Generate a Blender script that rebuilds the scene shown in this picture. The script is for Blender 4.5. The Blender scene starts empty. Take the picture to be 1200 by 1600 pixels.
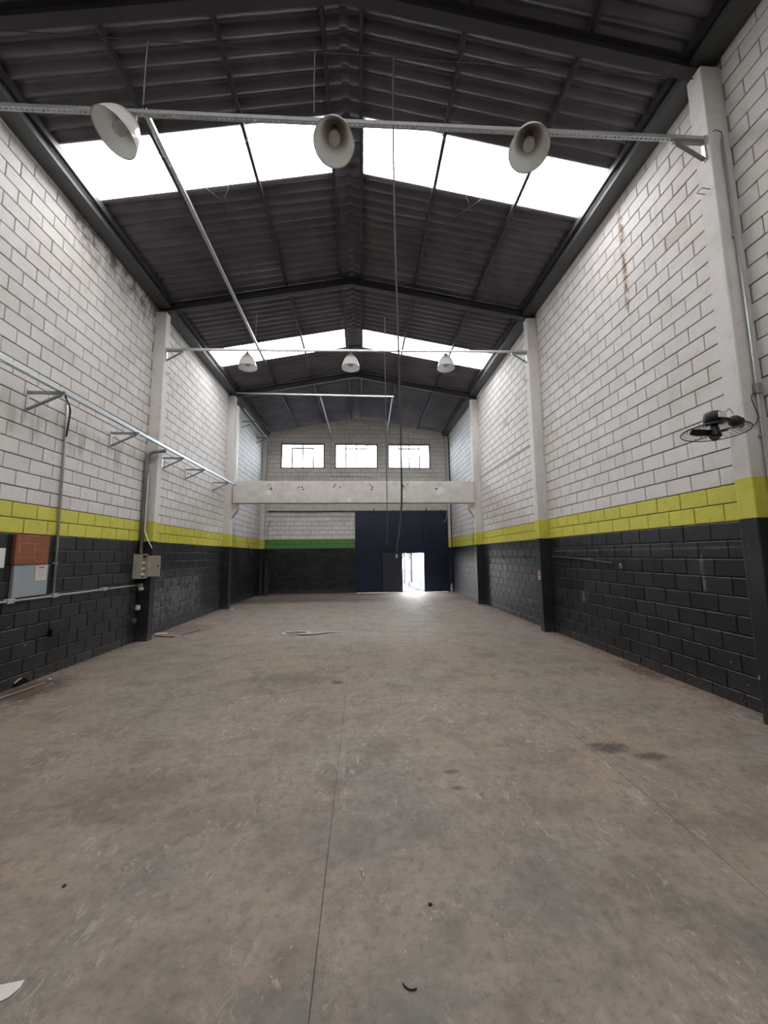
import bpy, math, random
from mathutils import Vector, Matrix

# ------------------------------------------------------------------ camera, sky, exposure
S = bpy.context.scene
C = S.collection
F_PX, PITCH, YAW, ROLL, EYE = 582.3, 0.1155, 0.0606, -0.0104, 1.616
fw = Vector((math.sin(YAW)*math.cos(PITCH), math.cos(YAW)*math.cos(PITCH), math.sin(PITCH)))
rt = Vector((math.cos(YAW), -math.sin(YAW), 0)); up = rt.cross(fw)
r2 = rt*math.cos(ROLL) + up*math.sin(ROLL); u2 = -rt*math.sin(ROLL) + up*math.cos(ROLL)
cam = bpy.data.cameras.new('camera'); camo = bpy.data.objects.new('camera', cam); C.objects.link(camo)
cam.sensor_fit = 'VERTICAL'; cam.sensor_height = 36; cam.sensor_width = 27; cam.lens = F_PX/1600*36
cam.clip_start = 0.05; cam.clip_end = 300
M4 = Matrix((r2, u2, -fw)).transposed().to_4x4(); M4.translation = (0, 0, EYE)
camo.matrix_world = M4
S.camera = camo
S.view_settings.view_transform = 'Standard'; S.view_settings.look = 'None'
S.view_settings.gamma = 1; S.view_settings.use_curve_mapping = False
S.view_settings.exposure = 0.34
W = bpy.data.worlds.new('overcast'); S.world = W; W.use_nodes = True
bg = W.node_tree.nodes['Background']; bg.inputs[0].default_value = (0.95, 0.97, 1.0, 1); bg.inputs[1].default_value = 17.0
cy = S.cycles
cy.max_bounces = 7; cy.diffuse_bounces = 4; cy.glossy_bounces = 4; cy.transmission_bounces = 6; cy.transparent_max_bounces = 12
cy.caustics_reflective = False; cy.caustics_refractive = False
cy.sample_clamp_indirect = 8.0; cy.adaptive_threshold = 0.04; cy.adaptive_min_samples = 16

# main dimensions (metres; camera stands at the origin, the hall runs along +Y)
XL, XR, YB, YF = -4.408, 4.014, 16.58, -5.6
XRI, ZR, SLL, SLR = -0.197, 7.97, 0.195, 0.175   # ridge line, ridge height, roof slopes
PY = (3.42, 7.835, 12.24)                      # pillar rows
CO, BW = 0.2, 0.369                            # block course and block pitch
def slope(s): return SLL if s < 0 else SLR
def roofz(x): return ZR - slope(x - XRI)*abs(x - XRI)
SKY = [(-0.35, 0.45), (4.76, 5.55), (9.85, 10.75)]   # translucent sheets in the roof
def portal(loc, rot, sx, sy):
    l = bpy.data.lights.new('sky_portal', 'AREA'); l.shape = 'RECTANGLE'; l.size = sx; l.size_y = sy
    l.cycles.is_portal = True
    o = bpy.data.objects.new('sky_portal', l); C.objects.link(o); o.location = loc; o.rotation_euler = rot
for a, b in SKY:
    for s in (-1, 1):
        xc = XRI + s*2.2
        portal((xc, (a+b)/2, roofz(xc)-0.06), (0, s*math.atan(slope(s)), 0), 4.2, b-a+0.02)
for xc in (-2.638, -0.228, 2.187):
    portal((xc, YB+0.12, 6.1), (math.radians(-90), 0, 0), 1.95, 1.15)
portal((2.265, YB+0.12, 0.86), (math.radians(-90), 0, 0), 1.0, 1.75)

# ------------------------------------------------------------------ helpers
rnd = random.Random(7)
class MB:
    def __init__(s): s.v = []; s.f = []; s.m = []
    def add(s, vs, fs, mi=0):
        n = len(s.v); s.v += [tuple(v) for v in vs]; s.f += [tuple(i+n for i in f) for f in fs]; s.m += [mi]*len(fs)
    def box(s, x0, x1, y0, y1, z0, z1, mi=0, c=0.0):
        if c <= 0:
            s.add([(x0,y0,z0),(x1,y0,z0),(x1,y1,z0),(x0,y1,z0),(x0,y0,z1),(x1,y0,z1),(x1,y1,z1),(x0,y1,z1)],
                  [(0,3,2,1),(4,5,6,7),(0,1,5,4),(1,2,6,5),(2,3,7,6),(3,0,4,7)], mi); return s
        import bmesh
        b = bmesh.new(); bmesh.ops.create_cube(b, size=1)
        for v in b.verts: v.co = Vector(((x0+x1)/2+v.co.x*(x1-x0), (y0+y1)/2+v.co.y*(y1-y0), (z0+z1)/2+v.co.z*(z1-z0)))
        bmesh.ops.bevel(b, geom=list(b.edges), offset=c, segments=2, affect='EDGES', profile=0.5)
        b.verts.index_update(); s.add([v.co for v in b.verts], [[v.index for v in f.verts] for f in b.faces], mi); b.free(); return s
    def obox(s, p, q, w, h, upv=(0,0,1), mi=0):
        """bar from p to q, width w (sideways) and height h (along upv)"""
        p = Vector(p); q = Vector(q); d = (q-p).normalized(); u = Vector(upv)
        sd = d.cross(u).normalized(); u = sd.cross(d).normalized()
        vs = []
        for e in (p, q):
            for a, b in ((-1,-1),(1,-1),(1,1),(-1,1)): vs.append(e + sd*a*w/2 + u*b*h/2)
        s.add(vs, [(0,1,2,3),(7,6,5,4),(0,4,5,1),(1,5,6,2),(2,6,7,3),(3,7,4,0)], mi); return s
    def tube(s, pts, r, n=8, mi=0, cap=True):
        pts = [Vector(p) for p in pts]; rs = r if isinstance(r, (list, tuple)) else [r]*len(pts)
        rings = []; prev = None
        for i, p in enumerate(pts):
            d = (pts[min(i+1, len(pts)-1)] - pts[max(i-1, 0)]).normalized()
            if prev is None:
                a = Vector((0,0,1)) if abs(d.z) < 0.9 else Vector((1,0,0))
                prev = d.cross(a).normalized()
            prev = (prev - d*prev.dot(d)).normalized(); b = d.cross(prev)
            rings.append([p + (prev*math.cos(t*2*math.pi/n) + b*math.sin(t*2*math.pi/n))*rs[i] for t in range(n)])
        vs = [v for g in rings for v in g]; fs = []
        for i in range(len(pts)-1):
            for t in range(n): fs.append((i*n+t, i*n+(t+1)%n, (i+1)*n+(t+1)%n, (i+1)*n+t))
        if cap: fs += [tuple(range(n-1, -1, -1)), tuple((len(pts)-1)*n+t for t in range(n))]
        s.add(vs, fs, mi); return s
    def lathe(s, prof, n=32, org=(0,0,0), mi=0):
        o = Vector(org); vs = []; fs = []
        for r, z in prof:
            for t in range(n):
                a = t*2*math.pi/n; vs.append(o + Vector((r*math.cos(a), r*math.sin(a), z)))
        for i in range(len(prof)-1):
            for t in range(n): fs.append((i*n+t, i*n+(t+1)%n, (i+1)*n+(t+1)%n, (i+1)*n+t))
        s.add(vs, fs, mi); return s
    def ring(s, R, r, z=0.0, n=48, k=5, mi=0):
        vs = []; fs = []
        for i in range(n):
            a = i*2*math.pi/n
            for j in range(k):
                b = j*2*math.pi/k; q = R + r*math.cos(b)
                vs.append((q*math.cos(a), q*math.sin(a), z + r*math.sin(b)))
        for i in range(n):
            for j in range(k): fs.append((i*k+j, ((i+1)%n)*k+j, ((i+1)%n)*k+(j+1)%k, i*k+(j+1)%k))
        s.add(vs, fs, mi); return s
    def prism(s, poly, axis, a, b, mi=0):
        """polygon (list of 2d) extruded along axis 0/1/2 from a to b"""
        n = len(poly); vs = []
        for e in (a, b):
            for p, q in poly: vs.append({0: (e,p,q), 1: (p,e,q), 2: (p,q,e)}[axis])
        s.add(vs, [tuple(range(n)), tuple(range(2*n-1, n-1, -1))] + [(i, n+i, n+(i+1)%n, (i+1)%n) for i in range(n)], mi); return s
    def mesh(s, name, mat, smooth=False):
        me = bpy.data.meshes.new(name); me.from_pydata(s.v, [], s.f)
        for m in (mat if isinstance(mat, (list, tuple)) else [mat]): me.materials.append(m)
        if any(s.m): me.polygons.foreach_set('material_index', s.m)
        import bmesh
        b = bmesh.new(); b.from_mesh(me); bmesh.ops.recalc_face_normals(b, faces=b.faces); b.to_mesh(me); b.free()
        if smooth: me.shade_smooth() if smooth is True else me.shade_auto_smooth(angle=smooth) if hasattr(me, 'shade_auto_smooth') else me.shade_smooth()
        me.update(); return me
    def build(s, name, mat, parent=None, smooth=False, loc=None, rot=None):
        return link(name, s.mesh(name, mat, smooth), parent, loc, rot)
def link(name, me, parent=None, loc=None, rot=None):
    o = bpy.data.objects.new(name, me); C.objects.link(o)
    if parent is not None: o.parent = parent
    if loc is not None: o.location = loc
    if rot is not None: o.rotation_euler = rot
    return o
def tag(o, label=None, cat=None, group=None, kind=None):
    if label: o['label'] = label
    if cat: o['category'] = cat
    if group: o['group'] = group
    if kind: o['kind'] = kind
    return o
def empty(name, loc=(0,0,0), rot=(0,0,0)):
    o = bpy.data.objects.new(name, None); C.objects.link(o); o.location = loc; o.rotation_euler = rot; o.empty_display_size = 0.1
    return o
def copy_tree(o, parent=None):
    c = o.copy(); C.objects.link(c); c.parent = parent
    for ch in list(o.children): copy_tree(ch, c)
    return c

# ------------------------------------------------------------------ materials
class N:
    def __init__(s, name):
        s.mat = bpy.data.materials.new(name); s.mat.use_nodes = True; s.t = s.mat.node_tree
        s.b = s.t.nodes['Principled BSDF']; s.out = s.t.nodes['Material Output']
        s.b.inputs['Specular IOR Level'].default_value = 0.4
    def n(s, typ, **k):
        nd = s.t.nodes.new(typ)
        for a, v in k.items(): setattr(nd, a, v)
        return nd
    def put(s, sock, v):
        if isinstance(v, bpy.types.NodeSocket): s.t.links.new(v, sock)
        elif isinstance(v, (tuple, list)) and sock.type == 'RGBA' and len(v) == 3: sock.default_value = (*v, 1)
        else: sock.default_value = v
    def pos(s):
        if not hasattr(s, '_p'): s._p = s.n('ShaderNodeNewGeometry')
        return s._p.outputs['Position']
    def obj(s):
        return s.n('ShaderNodeTexCoord').outputs['Object']
    def xyz(s):
        if not hasattr(s, '_x'): s._x = s.n('ShaderNodeSeparateXYZ'); s.put(s._x.inputs[0], s.pos())
        return s._x.outputs
    def m(s, op, a, b=0.0, c=0.0, clamp=False):
        nd = s.n('ShaderNodeMath', operation=op, use_clamp=clamp)
        s.put(nd.inputs[0], a); s.put(nd.inputs[1], b); s.put(nd.inputs[2], c); return nd.outputs[0]
    def noise(s, scale, detail=4, rough=0.6, stretch=None, off=(0,0,0), vec=None, dist=0.0):
        mp = s.n('ShaderNodeMapping'); s.put(mp.inputs[0], vec or s.pos())
        mp.inputs['Scale'].default_value = stretch or (1,1,1); mp.inputs['Location'].default_value = off
        nd = s.n('ShaderNodeTexNoise'); s.put(nd.inputs['Vector'], mp.outputs[0])
        nd.inputs['Scale'].default_value = scale; nd.inputs['Detail'].default_value = detail; nd.inputs['Roughness'].default_value = rough
        nd.inputs['Distortion'].default_value = dist
        return nd.outputs['Fac']
    def ramp(s, f, a, b):
        nd = s.n('ShaderNodeMapRange', interpolation_type='SMOOTHSTEP'); s.put(nd.inputs[0], f)
        nd.inputs[1].default_value = a; nd.inputs[2].default_value = b; return nd.outputs[0]
    def step(s, f, e, w=0.004): return s.ramp(f, e-w, e+w)
    def mix(s, f, a, b, mode='MIX'):
        nd = s.n('ShaderNodeMix', data_type='RGBA', blend_type=mode); s.put(nd.inputs[0], f); s.put(nd.inputs[6], a); s.put(nd.inputs[7], b)
        return nd.outputs[2]
    def blob(s, ca, a0, a1, cb, b0, b1, soft, wob=0.0, nz=None):
        """soft-edged rectangle over two coordinates, its edge broken up by noise"""
        if nz is not None and wob: ca = s.m('ADD', ca, s.m('MULTIPLY', s.m('SUBTRACT', nz, 0.5), wob)); cb = s.m('ADD', cb, s.m('MULTIPLY', s.m('SUBTRACT', nz, 0.5), wob))
        r = s.m('MULTIPLY', s.ramp(ca, a0-soft, a0+soft), s.m('SUBTRACT', 1.0, s.ramp(ca, a1-soft, a1+soft)))
        q = s.m('MULTIPLY', s.ramp(cb, b0-soft, b0+soft), s.m('SUBTRACT', 1.0, s.ramp(cb, b1-soft, b1+soft)))
        return s.m('MULTIPLY', r, q)
    def ell(s, x, y, rx, ry, wob=0.6, nz=None, soft=0.35):
        X, Y, _ = s.xyz()
        d = s.m('ADD', s.m('POWER', s.m('DIVIDE', s.m('SUBTRACT', X, x), rx), 2.0), s.m('POWER', s.m('DIVIDE', s.m('SUBTRACT', Y, y), ry), 2.0))
        if nz is not None: d = s.m('ADD', d, s.m('MULTIPLY', s.m('SUBTRACT', nz, 0.5), wob*4))
        return s.m('SUBTRACT', 1.0, s.ramp(d, 1-soft*2, 1+soft))
    def bump(s, h, strength=0.3, dist=0.01):
        nd = s.n('ShaderNodeBump'); nd.inputs['Strength'].default_value = strength; nd.inputs['Distance'].default_value = dist
        s.put(nd.inputs['Height'], h); s.put(s.b.inputs['Normal'], nd.outputs[0])
    def done(s, col=None, rough=None, metal=None):
        if col is not None: s.put(s.b.inputs['Base Color'], col)
        if rough is not None: s.put(s.b.inputs['Roughness'], rough)
        if metal is not None: s.put(s.b.inputs['Metallic'], metal)
        return s.mat
def flat(name, col, rough=0.6, metal=0.0, var=0.25, scale=14.0, bump=0.0):
    k = N(name); nz = k.noise(scale, 3, 0.65)
    c = k.mix(k.m('MULTIPLY', k.ramp(nz, 0.3, 0.75), var*2, clamp=True), col, tuple(v*0.55 for v in col))
    if bump: k.bump(nz, bump)
    return k.done(c, rough, metal)

Z_BLK, Z_YEL = 1.94, 2.34
def masonry(name, stripe, joint=False, sides=True, plain=False, lit_gain=1.0):
    """wall paint: black dado, coloured stripe, off-white above; worn, dirty and streaked"""
    k = N(name); X, Y, Z = k.xyz()
    gi = k.n('ShaderNodeNewGeometry'); oi = k.n('ShaderNodeObjectInfo')
    rv = k.m('FRACT', k.m('ADD', gi.outputs['Random Per Island'], oi.outputs['Random'])) if not plain else 0.5
    n1 = k.noise(1.1, 3, 0.6); n2 = k.noise(9, 4, 0.7); n3 = k.noise(48, 2, 0.7)
    nv = k.noise(1.0, 3, 0.65, stretch=(5, 5, 0.5)) # vertical streaks
    if joint:
        fz = k.m('ABSOLUTE', k.m('SUBTRACT', k.m('FRACT', k.m('DIVIDE', k.m('ADD', Z, 0.16), 0.2)), 0.5))
        white = k.mix(k.step(fz, 0.036, 0.006), k.mix(n2, (0.018, 0.015, 0.013), (0.075, 0.065, 0.056)), k.mix(n2, (0.15, 0.135, 0.12), (0.34, 0.315, 0.29))); yel = tuple(v*0.4 for v in stripe); blk = (0.006, 0.006, 0.007)
    else:
        w0 = k.mix(rv, tuple(v*lit_gain for v in (0.62, 0.588, 0.562)), tuple(v*lit_gain for v in (0.68, 0.65, 0.622)))
        w1 = k.mix(k.m('MULTIPLY', k.ramp(n1, 0.45, 0.75), 0.55), w0, (0.52, 0.47, 0.437))
        w2 = k.mix(k.m('MULTIPLY', k.ramp(nv, 0.56, 0.8), 0.5), w1, (0.40, 0.365, 0.33))
        white = k.mix(k.m('MULTIPLY', k.ramp(n2, 0.50, 0.8), 0.5), w2, (0.40, 0.375, 0.355))
        ydk = tuple(v*0.62 for v in stripe)
        yel = k.mix(k.m('ADD', k.m('MULTIPLY', k.ramp(n2, 0.45, 0.8), 0.6), k.m('MULTIPLY', rv, 0.2)), stripe, ydk)
        b0 = k.mix(rv, (0.0145, 0.0150, 0.0185), (0.027, 0.028, 0.033))
        b1 = k.mix(k.m('MULTIPLY', k.ramp(n1, 0.5, 0.8), 0.6), b0, (0.048, 0.049, 0.056))
        b2 = k.mix(k.m('MULTIPLY', k.ramp(nv, 0.60, 0.85), 0.6), b1, (0.09, 0.09, 0.095))
        chips = k.m('MULTIPLY', k.ramp(k.noise(15, 2, 0.55), 0.69, 0.73), k.ramp(k.noise(2.1, 1), 0.47, 0.62))
        b3 = k.mix(k.m('MULTIPLY', chips, 0.75), b2, (0.36, 0.34, 0.32))
        low = k.m('MULTIPLY', k.m('SUBTRACT', 1.0, k.ramp(k.m('ADD', Z, k.m('MULTIPLY', n2, 0.25)), 0.08, 0.42)), k.ramp(n3, 0.4, 0.65))
        blk = k.mix(k.m('MULTIPLY', low, 0.5), b3, (0.20, 0.17, 0.14))
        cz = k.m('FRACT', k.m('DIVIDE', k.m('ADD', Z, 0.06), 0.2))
        top_edge = k.m('MULTIPLY', k.m('MULTIPLY', k.ramp(cz, 0.935, 0.955), k.ramp(k.noise(6, 2, 0.7), 0.40, 0.62)), 0.6)  # pale broken line along the top of each black course
        if not plain: blk = k.mix(top_edge, blk, (0.19, 0.18, 0.17))
        if sides:
            # rust run and brown blocks high on the fan wall, soot and drips under the eaves of the breaker-box wall
            rx = k.ramp(X, 3.0, 3.1)
            ru = k.blob(Y, 4.93, 5.02, Z, 5.25, 6.9, 0.03, 0.10, n2)
            ru = k.m('MULTIPLY', ru, k.ramp(n2, 0.38, 0.55))
            white = k.mix(k.m('MULTIPLY', k.m('MULTIPLY', ru, rx), 0.85), white, (0.22, 0.11, 0.055))
            br = k.blob(Y, 3.90, 4.26, Z, 5.54, 5.74, 0.01)
            white = k.mix(k.m('MULTIPLY', k.m('MULTIPLY', br, rx), 0.45), white, (0.40, 0.28, 0.22))
            br2 = k.blob(Y, 9.55, 9.95, Z, 5.14, 5.34, 0.01)
            white = k.mix(k.m('MULTIPLY', k.m('MULTIPLY', br2, rx), 0.45), white, (0.36, 0.25, 0.20))
            lx = k.m('SUBTRACT', 1.0, k.ramp(X, -3.1, -3.0))
            so = k.m('MULTIPLY', k.blob(Y, 5.4, 7.9, Z, 6.55, 7.4, 0.35, 0.8, n1), k.ramp(k.noise(5, 3, 0.7, stretch=(1,1,0.6)), 0.38, 0.60))
            white = k.mix(k.m('MULTIPLY', k.m('MULTIPLY', so, lx), 0.95), white, (0.17, 0.13, 0.10))
            s2 = k.m('MULTIPLY', k.blob(Y, 4.6, 6.9, Z, 3.2, 3.62, 0.12, 0.4, n1), k.ramp(nv, 0.42, 0.65))
            white = k.mix(k.m('MULTIPLY', k.m('MULTIPLY', s2, lx), 0.6), white, (0.30, 0.25, 0.21))
            # chalky bloom on the black dado, paint runs and a scraped line on the fan wall
            ch = k.m('MULTIPLY', k.m('MULTIPLY', k.blob(Y, 8.2, 10.6, Z, 0.2, 1.2, 0.3, 0.4, n1), k.ramp(n2, 0.36, 0.62)), lx)
            blk = k.mix(k.m('MULTIPLY', ch, 0.85), blk, (0.16, 0.165, 0.18))
            rs = None
            for y0, y1, z0, z1 in ((4.18, 4.23, 1.15, 1.58), (6.60, 6.68, 0.72, 0.95), (10.3, 10.42, 0.9, 1.45), (3.6, 7.6, 1.655, 1.672)):
                rn = k.blob(Y, y0, y1, Z, z0, z1, 0.012); rs = rn if rs is None else k.m('ADD', rs, rn, clamp=True)
            rs = k.m('MULTIPLY', k.m('MULTIPLY', rs, k.ramp(n2, 0.3, 0.6)), rx)
            blk = k.mix(k.m('MULTIPLY', rs, 0.42), blk, (0.26, 0.27, 0.28))
    zj = k.m('ADD', Z, k.m('MULTIPLY', k.m('SUBTRACT', n2, 0.5), 0.02))
    c = k.mix(k.step(zj, Z_BLK), blk, yel); c = k.mix(k.step(zj, Z_YEL), c, white)
    k.bump(k.m('ADD', n3, k.m('MULTIPLY', n2, 1.2)), 0.35, 0.006)
    rough = k.m('ADD', k.m('ADD', 0.32, k.m('MULTIPLY', n2, 0.2)), k.m('MULTIPLY', k.step(Z, Z_BLK), 0.25))
    return k.done(c, rough)
YEL = (0.60, 0.565, 0.085); GRN = (0.115, 0.27, 0.075)
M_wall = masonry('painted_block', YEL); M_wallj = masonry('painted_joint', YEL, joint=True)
M_pil = masonry('painted_pillar', YEL, sides=False, plain=True)
M_back = masonry('painted_block_back', GRN, sides=False, lit_gain=1.15); M_backj = masonry('painted_joint_back', GRN, joint=True)  # end-wall off-white lifted to stand in for light missing from the back bay
M_conc = flat('off_white_concrete', (0.62, 0.585, 0.55), 0.75, var=0.2, scale=5, bump=0.1)

def floor_mat():
    k = N('worn_concrete_floor'); X, Y, Z = k.xyz()
    oi = k.n('ShaderNodeObjectInfo')
    n1 = k.noise(0.55, 2, 0.6); n2 = k.noise(2.4, 4, 0.65, dist=0.4); n3 = k.noise(14, 4, 0.7); n4 = k.noise(70, 2, 0.7)
    nx = k.noise(2.2, 3, 0.7, stretch=(0.35, 2.2, 1)); ny = k.noise(9, 5, 0.75, stretch=(1.5, 0.8, 1), dist=1.2)
    c = k.mix(k.ramp(n1, 0.38, 0.64), (0.285, 0.220, 0.175), (0.235, 0.206, 0.176))
    c = k.mix(k.m('MULTIPLY', k.ramp(n2, 0.42, 0.68), 0.55), c, (0.120, 0.094, 0.075))
    c = k.mix(k.m('MULTIPLY', k.ramp(nx, 0.5, 0.75), 0.4), c, (0.37, 0.305, 0.25))
    n5 = k.noise(30, 4, 0.8, off=(2, 3, 0)); n6 = k.noise(6.5, 5, 0.75, off=(8, 3, 0), dist=0.6)
    c = k.mix(k.m('MULTIPLY', k.ramp(n3, 0.45, 0.75), 0.5), c, (0.10, 0.085, 0.07))
    c = k.mix(k.m('MULTIPLY', k.ramp(n5, 0.48, 0.72), 0.45), c, (0.085, 0.073, 0.062))
    c = k.mix(k.m('MULTIPLY', k.ramp(n6, 0.50, 0.70), 0.45), c, (0.31, 0.265, 0.215))
    sc = k.m('MULTIPLY', k.ramp(ny, 0.56, 0.63), k.ramp(k.noise(1.3, 3, 0.7, off=(3, 7, 0)), 0.44, 0.58))
    c = k.mix(k.m('MULTIPLY', sc, 0.7), c, (0.38, 0.345, 0.29))
    pat = k.m('MULTIPLY', k.ramp(k.noise(22, 4, 0.75, off=(1, 5, 0), dist=1.0), 0.54, 0.68), k.ramp(k.noise(2.6, 2, 0.7, off=(5, 1, 0)), 0.48, 0.66))
    c = k.mix(k.m('MULTIPLY', pat, 0.7), c, (0.38, 0.34, 0.285))
    fleck = k.ramp(k.noise(38, 2, 0.5), 0.70, 0.74)
    c = k.mix(k.m('MULTIPLY', fleck, 0.6), c, (0.42, 0.40, 0.37))
    # greenish mould-grey film near the loading end, in patches
    gr = k.m('MULTIPLY', k.m('SUBTRACT', 1.0, k.ramp(k.m('ADD', Y, k.m('MULTIPLY', n2, 2.4)), 2.6, 4.8)), k.ramp(k.noise(1.5, 5, 0.72, off=(4, 11, 0), dist=0.5), 0.44, 0.64))
    c = k.mix(k.m('MULTIPLY', gr, 0.62), c, (0.105, 0.110, 0.095))
    # oil and damp stains; the last entry is a dark patch inside the strap loop
    for x, y, rx, ry, st, col in ((2.05, 3.20, 0.17, 0.09, 0.85, (0.05, 0.042, 0.035)), (2.30, 3.05, 0.13, 0.06, 0.8, (0.05, 0.042, 0.035)),
                                  (0.67, 2.96, 0.07, 0.035, 0.7, (0.045, 0.038, 0.03)), (0.66, 2.77, 0.045, 0.03, 0.7, (0.045, 0.038, 0.03)),
                                  (-0.34, 5.04, 0.09, 0.09, 0.8, (0.05, 0.042, 0.035)), (-4.15, 5.1, 0.42, 0.55, 0.8, (0.050, 0.032, 0.020)),
                                  (3.85, 5.2, 0.18, 0.42, 0.8, (0.085, 0.040, 0.022)), (-1.0, 5.25, 0.55, 0.3, 0.45, (0.07, 0.06, 0.05)),
                                  (-3.9, 8.9, 0.5, 0.6, 0.5, (0.13, 0.075, 0.05)), (-1.6, 2.9, 0.5, 0.3, 0.4, (0.08, 0.068, 0.058)),
                                  (-1.25, 8.14, 0.26, 0.16, 0.8, (0.04, 0.04, 0.042))):
        c = k.mix(k.m('MULTIPLY', k.ell(x, y, rx, ry, 1.1, n6, 0.55), st), c, col)
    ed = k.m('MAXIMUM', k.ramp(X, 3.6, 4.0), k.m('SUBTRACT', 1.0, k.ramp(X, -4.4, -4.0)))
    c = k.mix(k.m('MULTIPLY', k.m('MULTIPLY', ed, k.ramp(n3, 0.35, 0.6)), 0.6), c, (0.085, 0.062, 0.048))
    c = k.mix(k.m('MULTIPLY', oi.outputs['Random'], 0.10), c, (0.10, 0.09, 0.08))
    k.bump(k.m('ADD', n4, k.m('MULTIPLY', n3, 1.5)), 0.25, 0.004)
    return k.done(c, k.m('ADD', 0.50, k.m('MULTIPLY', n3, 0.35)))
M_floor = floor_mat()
M_gap = flat('dirt_in_joint', (0.06, 0.05, 0.042), 0.95)

def sheet_mat():
    k = N('black_roof_sheet'); n1 = k.noise(1.2, 2, 0.6); n2 = k.noise(40, 2, 0.7)
    fl = k.ramp(k.noise(26, 3, 0.6, stretch=(1, 3, 1)), 0.66, 0.74)
    c = k.mix(k.ramp(n1, 0.35, 0.7), (0.082, 0.073, 0.088), (0.125, 0.113, 0.130))
    c = k.mix(k.m('MULTIPLY', fl, 0.5), c, (0.30, 0.27, 0.29))
    k.bump(n2, 0.2, 0.003)
    k.b.inputs['Specular IOR Level'].default_value = 0.6
    return k.done(c, 0.38)
M_sheet = sheet_mat()
M_steel = flat('charcoal_painted_steel', (0.052, 0.047, 0.056), 0.45, var=0.15, scale=6)
M_eave = flat('grey_painted_eaves_steel', (0.10, 0.104, 0.104), 0.45, var=0.15, scale=4)
def galv(name, base):
    k = N(name); v = k.n('ShaderNodeTexVoronoi'); k.put(v.inputs['Vector'], k.pos()); v.inputs['Scale'].default_value = 60
    c = k.mix(v.outputs['Distance'], base, tuple(x*0.7 for x in base))
    return k.done(c, 0.42, 0.75)
M_galv = galv('galvanised_steel', (0.62, 0.65, 0.66)); M_galvd = galv('dull_galvanised_steel', (0.34, 0.36, 0.36))
def skylight_mat():
    k = N('translucent_roof_sheet'); t = k.n('ShaderNodeBsdfTransparent'); t.inputs[0].default_value = (0.745, 0.73, 0.715, 1)
    d = k.n('ShaderNodeBsdfTranslucent'); d.inputs[0].default_value = (0.68, 0.665, 0.65, 1)
    mx = k.n('ShaderNodeMixShader'); mx.inputs[0].default_value = 0.3
    k.t.links.new(t.outputs[0], mx.inputs[1]); k.t.links.new(d.outputs[0], mx.inputs[2]); k.t.links.new(mx.outputs[0], k.out.inputs[0]); return k.mat
M_sky = skylight_mat()
def pane_mat():
    k = N('frosted_pane'); t = k.n('ShaderNodeBsdfTransparent'); t.inputs[0].default_value = (0.90, 0.96, 1.0, 1)
    d = k.n('ShaderNodeBsdfTranslucent'); d.inputs[0].default_value = (0.75, 0.83, 0.94, 1)
    mx = k.n('ShaderNodeMixShader'); mx.inputs[0].default_value = 0.05
    k.t.links.new(t.outputs[0], mx.inputs[1]); k.t.links.new(d.outputs[0], mx.inputs[2]); k.t.links.new(mx.outputs[0], k.out.inputs[0]); return k.mat
M_pane = pane_mat()
def bell_mat():
    """clear prismatic bell, brown with dust towards its neck"""
    k = N('prismatic_bell'); z = k.n('ShaderNodeSeparateXYZ'); k.put(z.inputs[0], k.obj())
    f = k.ramp(z.outputs[2], -0.15, -0.02)
    col = k.mix(f, (0.88, 0.88, 0.86), (0.34, 0.28, 0.24))
    t = k.n('ShaderNodeBsdfTransparent'); t.inputs[0].default_value = (0.95, 0.95, 0.95, 1)
    d = k.n('ShaderNodeBsdfTranslucent'); k.put(d.inputs[0], col)
    df = k.n('ShaderNodeBsdfDiffuse'); k.put(df.inputs[0], col)
    m0 = k.n('ShaderNodeMixShader'); m0.inputs[0].default_value = 0.62; k.t.links.new(d.outputs[0], m0.inputs[1]); k.t.links.new(df.outputs[0], m0.inputs[2])
    g = k.n('ShaderNodeBsdfGlossy'); g.inputs['Roughness'].default_value = 0.15; g.inputs[0].default_value = (0.9, 0.9, 0.9, 1)
    m1 = k.n('ShaderNodeMixShader'); m1.inputs[0].default_value = 0.12; k.t.links.new(m0.outputs[0], m1.inputs[1]); k.t.links.new(g.outputs[0], m1.inputs[2])
    m2 = k.n('ShaderNodeMixShader'); k.put(m2.inputs[0], k.m('ADD', 0.975, k.m('MULTIPLY', f, 0.02)))
    k.t.links.new(t.outputs[0], m2.inputs[1]); k.t.links.new(m1.outputs[0], m2.inputs[2]); k.t.links.new(m2.outputs[0], k.out.inputs[0]); return k.mat
M_bell = bell_mat()
M_bulb = flat('milky_bulb_glass', (0.62, 0.60, 0.56), 0.25, var=0.05)
M_brown = flat('brown_lamp_cap', (0.16, 0.125, 0.105), 0.5)
M_black = flat('black_plastic', (0.012, 0.012, 0.013), 0.45)
M_wire = flat('dark_wire', (0.03, 0.03, 0.03), 0.5)
M_navy = flat('navy_gate_paint', (0.013, 0.021, 0.048), 0.42, var=0.3, scale=3)
M_navy2 = flat('slate_door_leaf_paint', (0.034, 0.040, 0.060), 0.42, var=0.2, scale=4)
M_bar = flat('navy_bar_paint', (0.024, 0.034, 0.066), 0.42)
M_rail = flat('dark_rail_steel', (0.03, 0.03, 0.035), 0.5)
M_frame = flat('window_frame_paint', (0.16, 0.16, 0.19), 0.5)
M_beige = flat('beige_enamel', (0.46, 0.42, 0.34), 0.45, var=0.06)
M_orange = flat('rust_red_panel', (0.27, 0.082, 0.038), 0.6, var=0.25, scale=9)
M_greyp = flat('blue_grey_panel', (0.31, 0.35, 0.37), 0.5, var=0.12, scale=6)
M_white = flat('white_plastic', (0.70, 0.70, 0.66), 0.45, var=0.06)
M_paper = flat('paper', (0.62, 0.60, 0.55), 0.8, var=0.08, scale=9)
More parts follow.
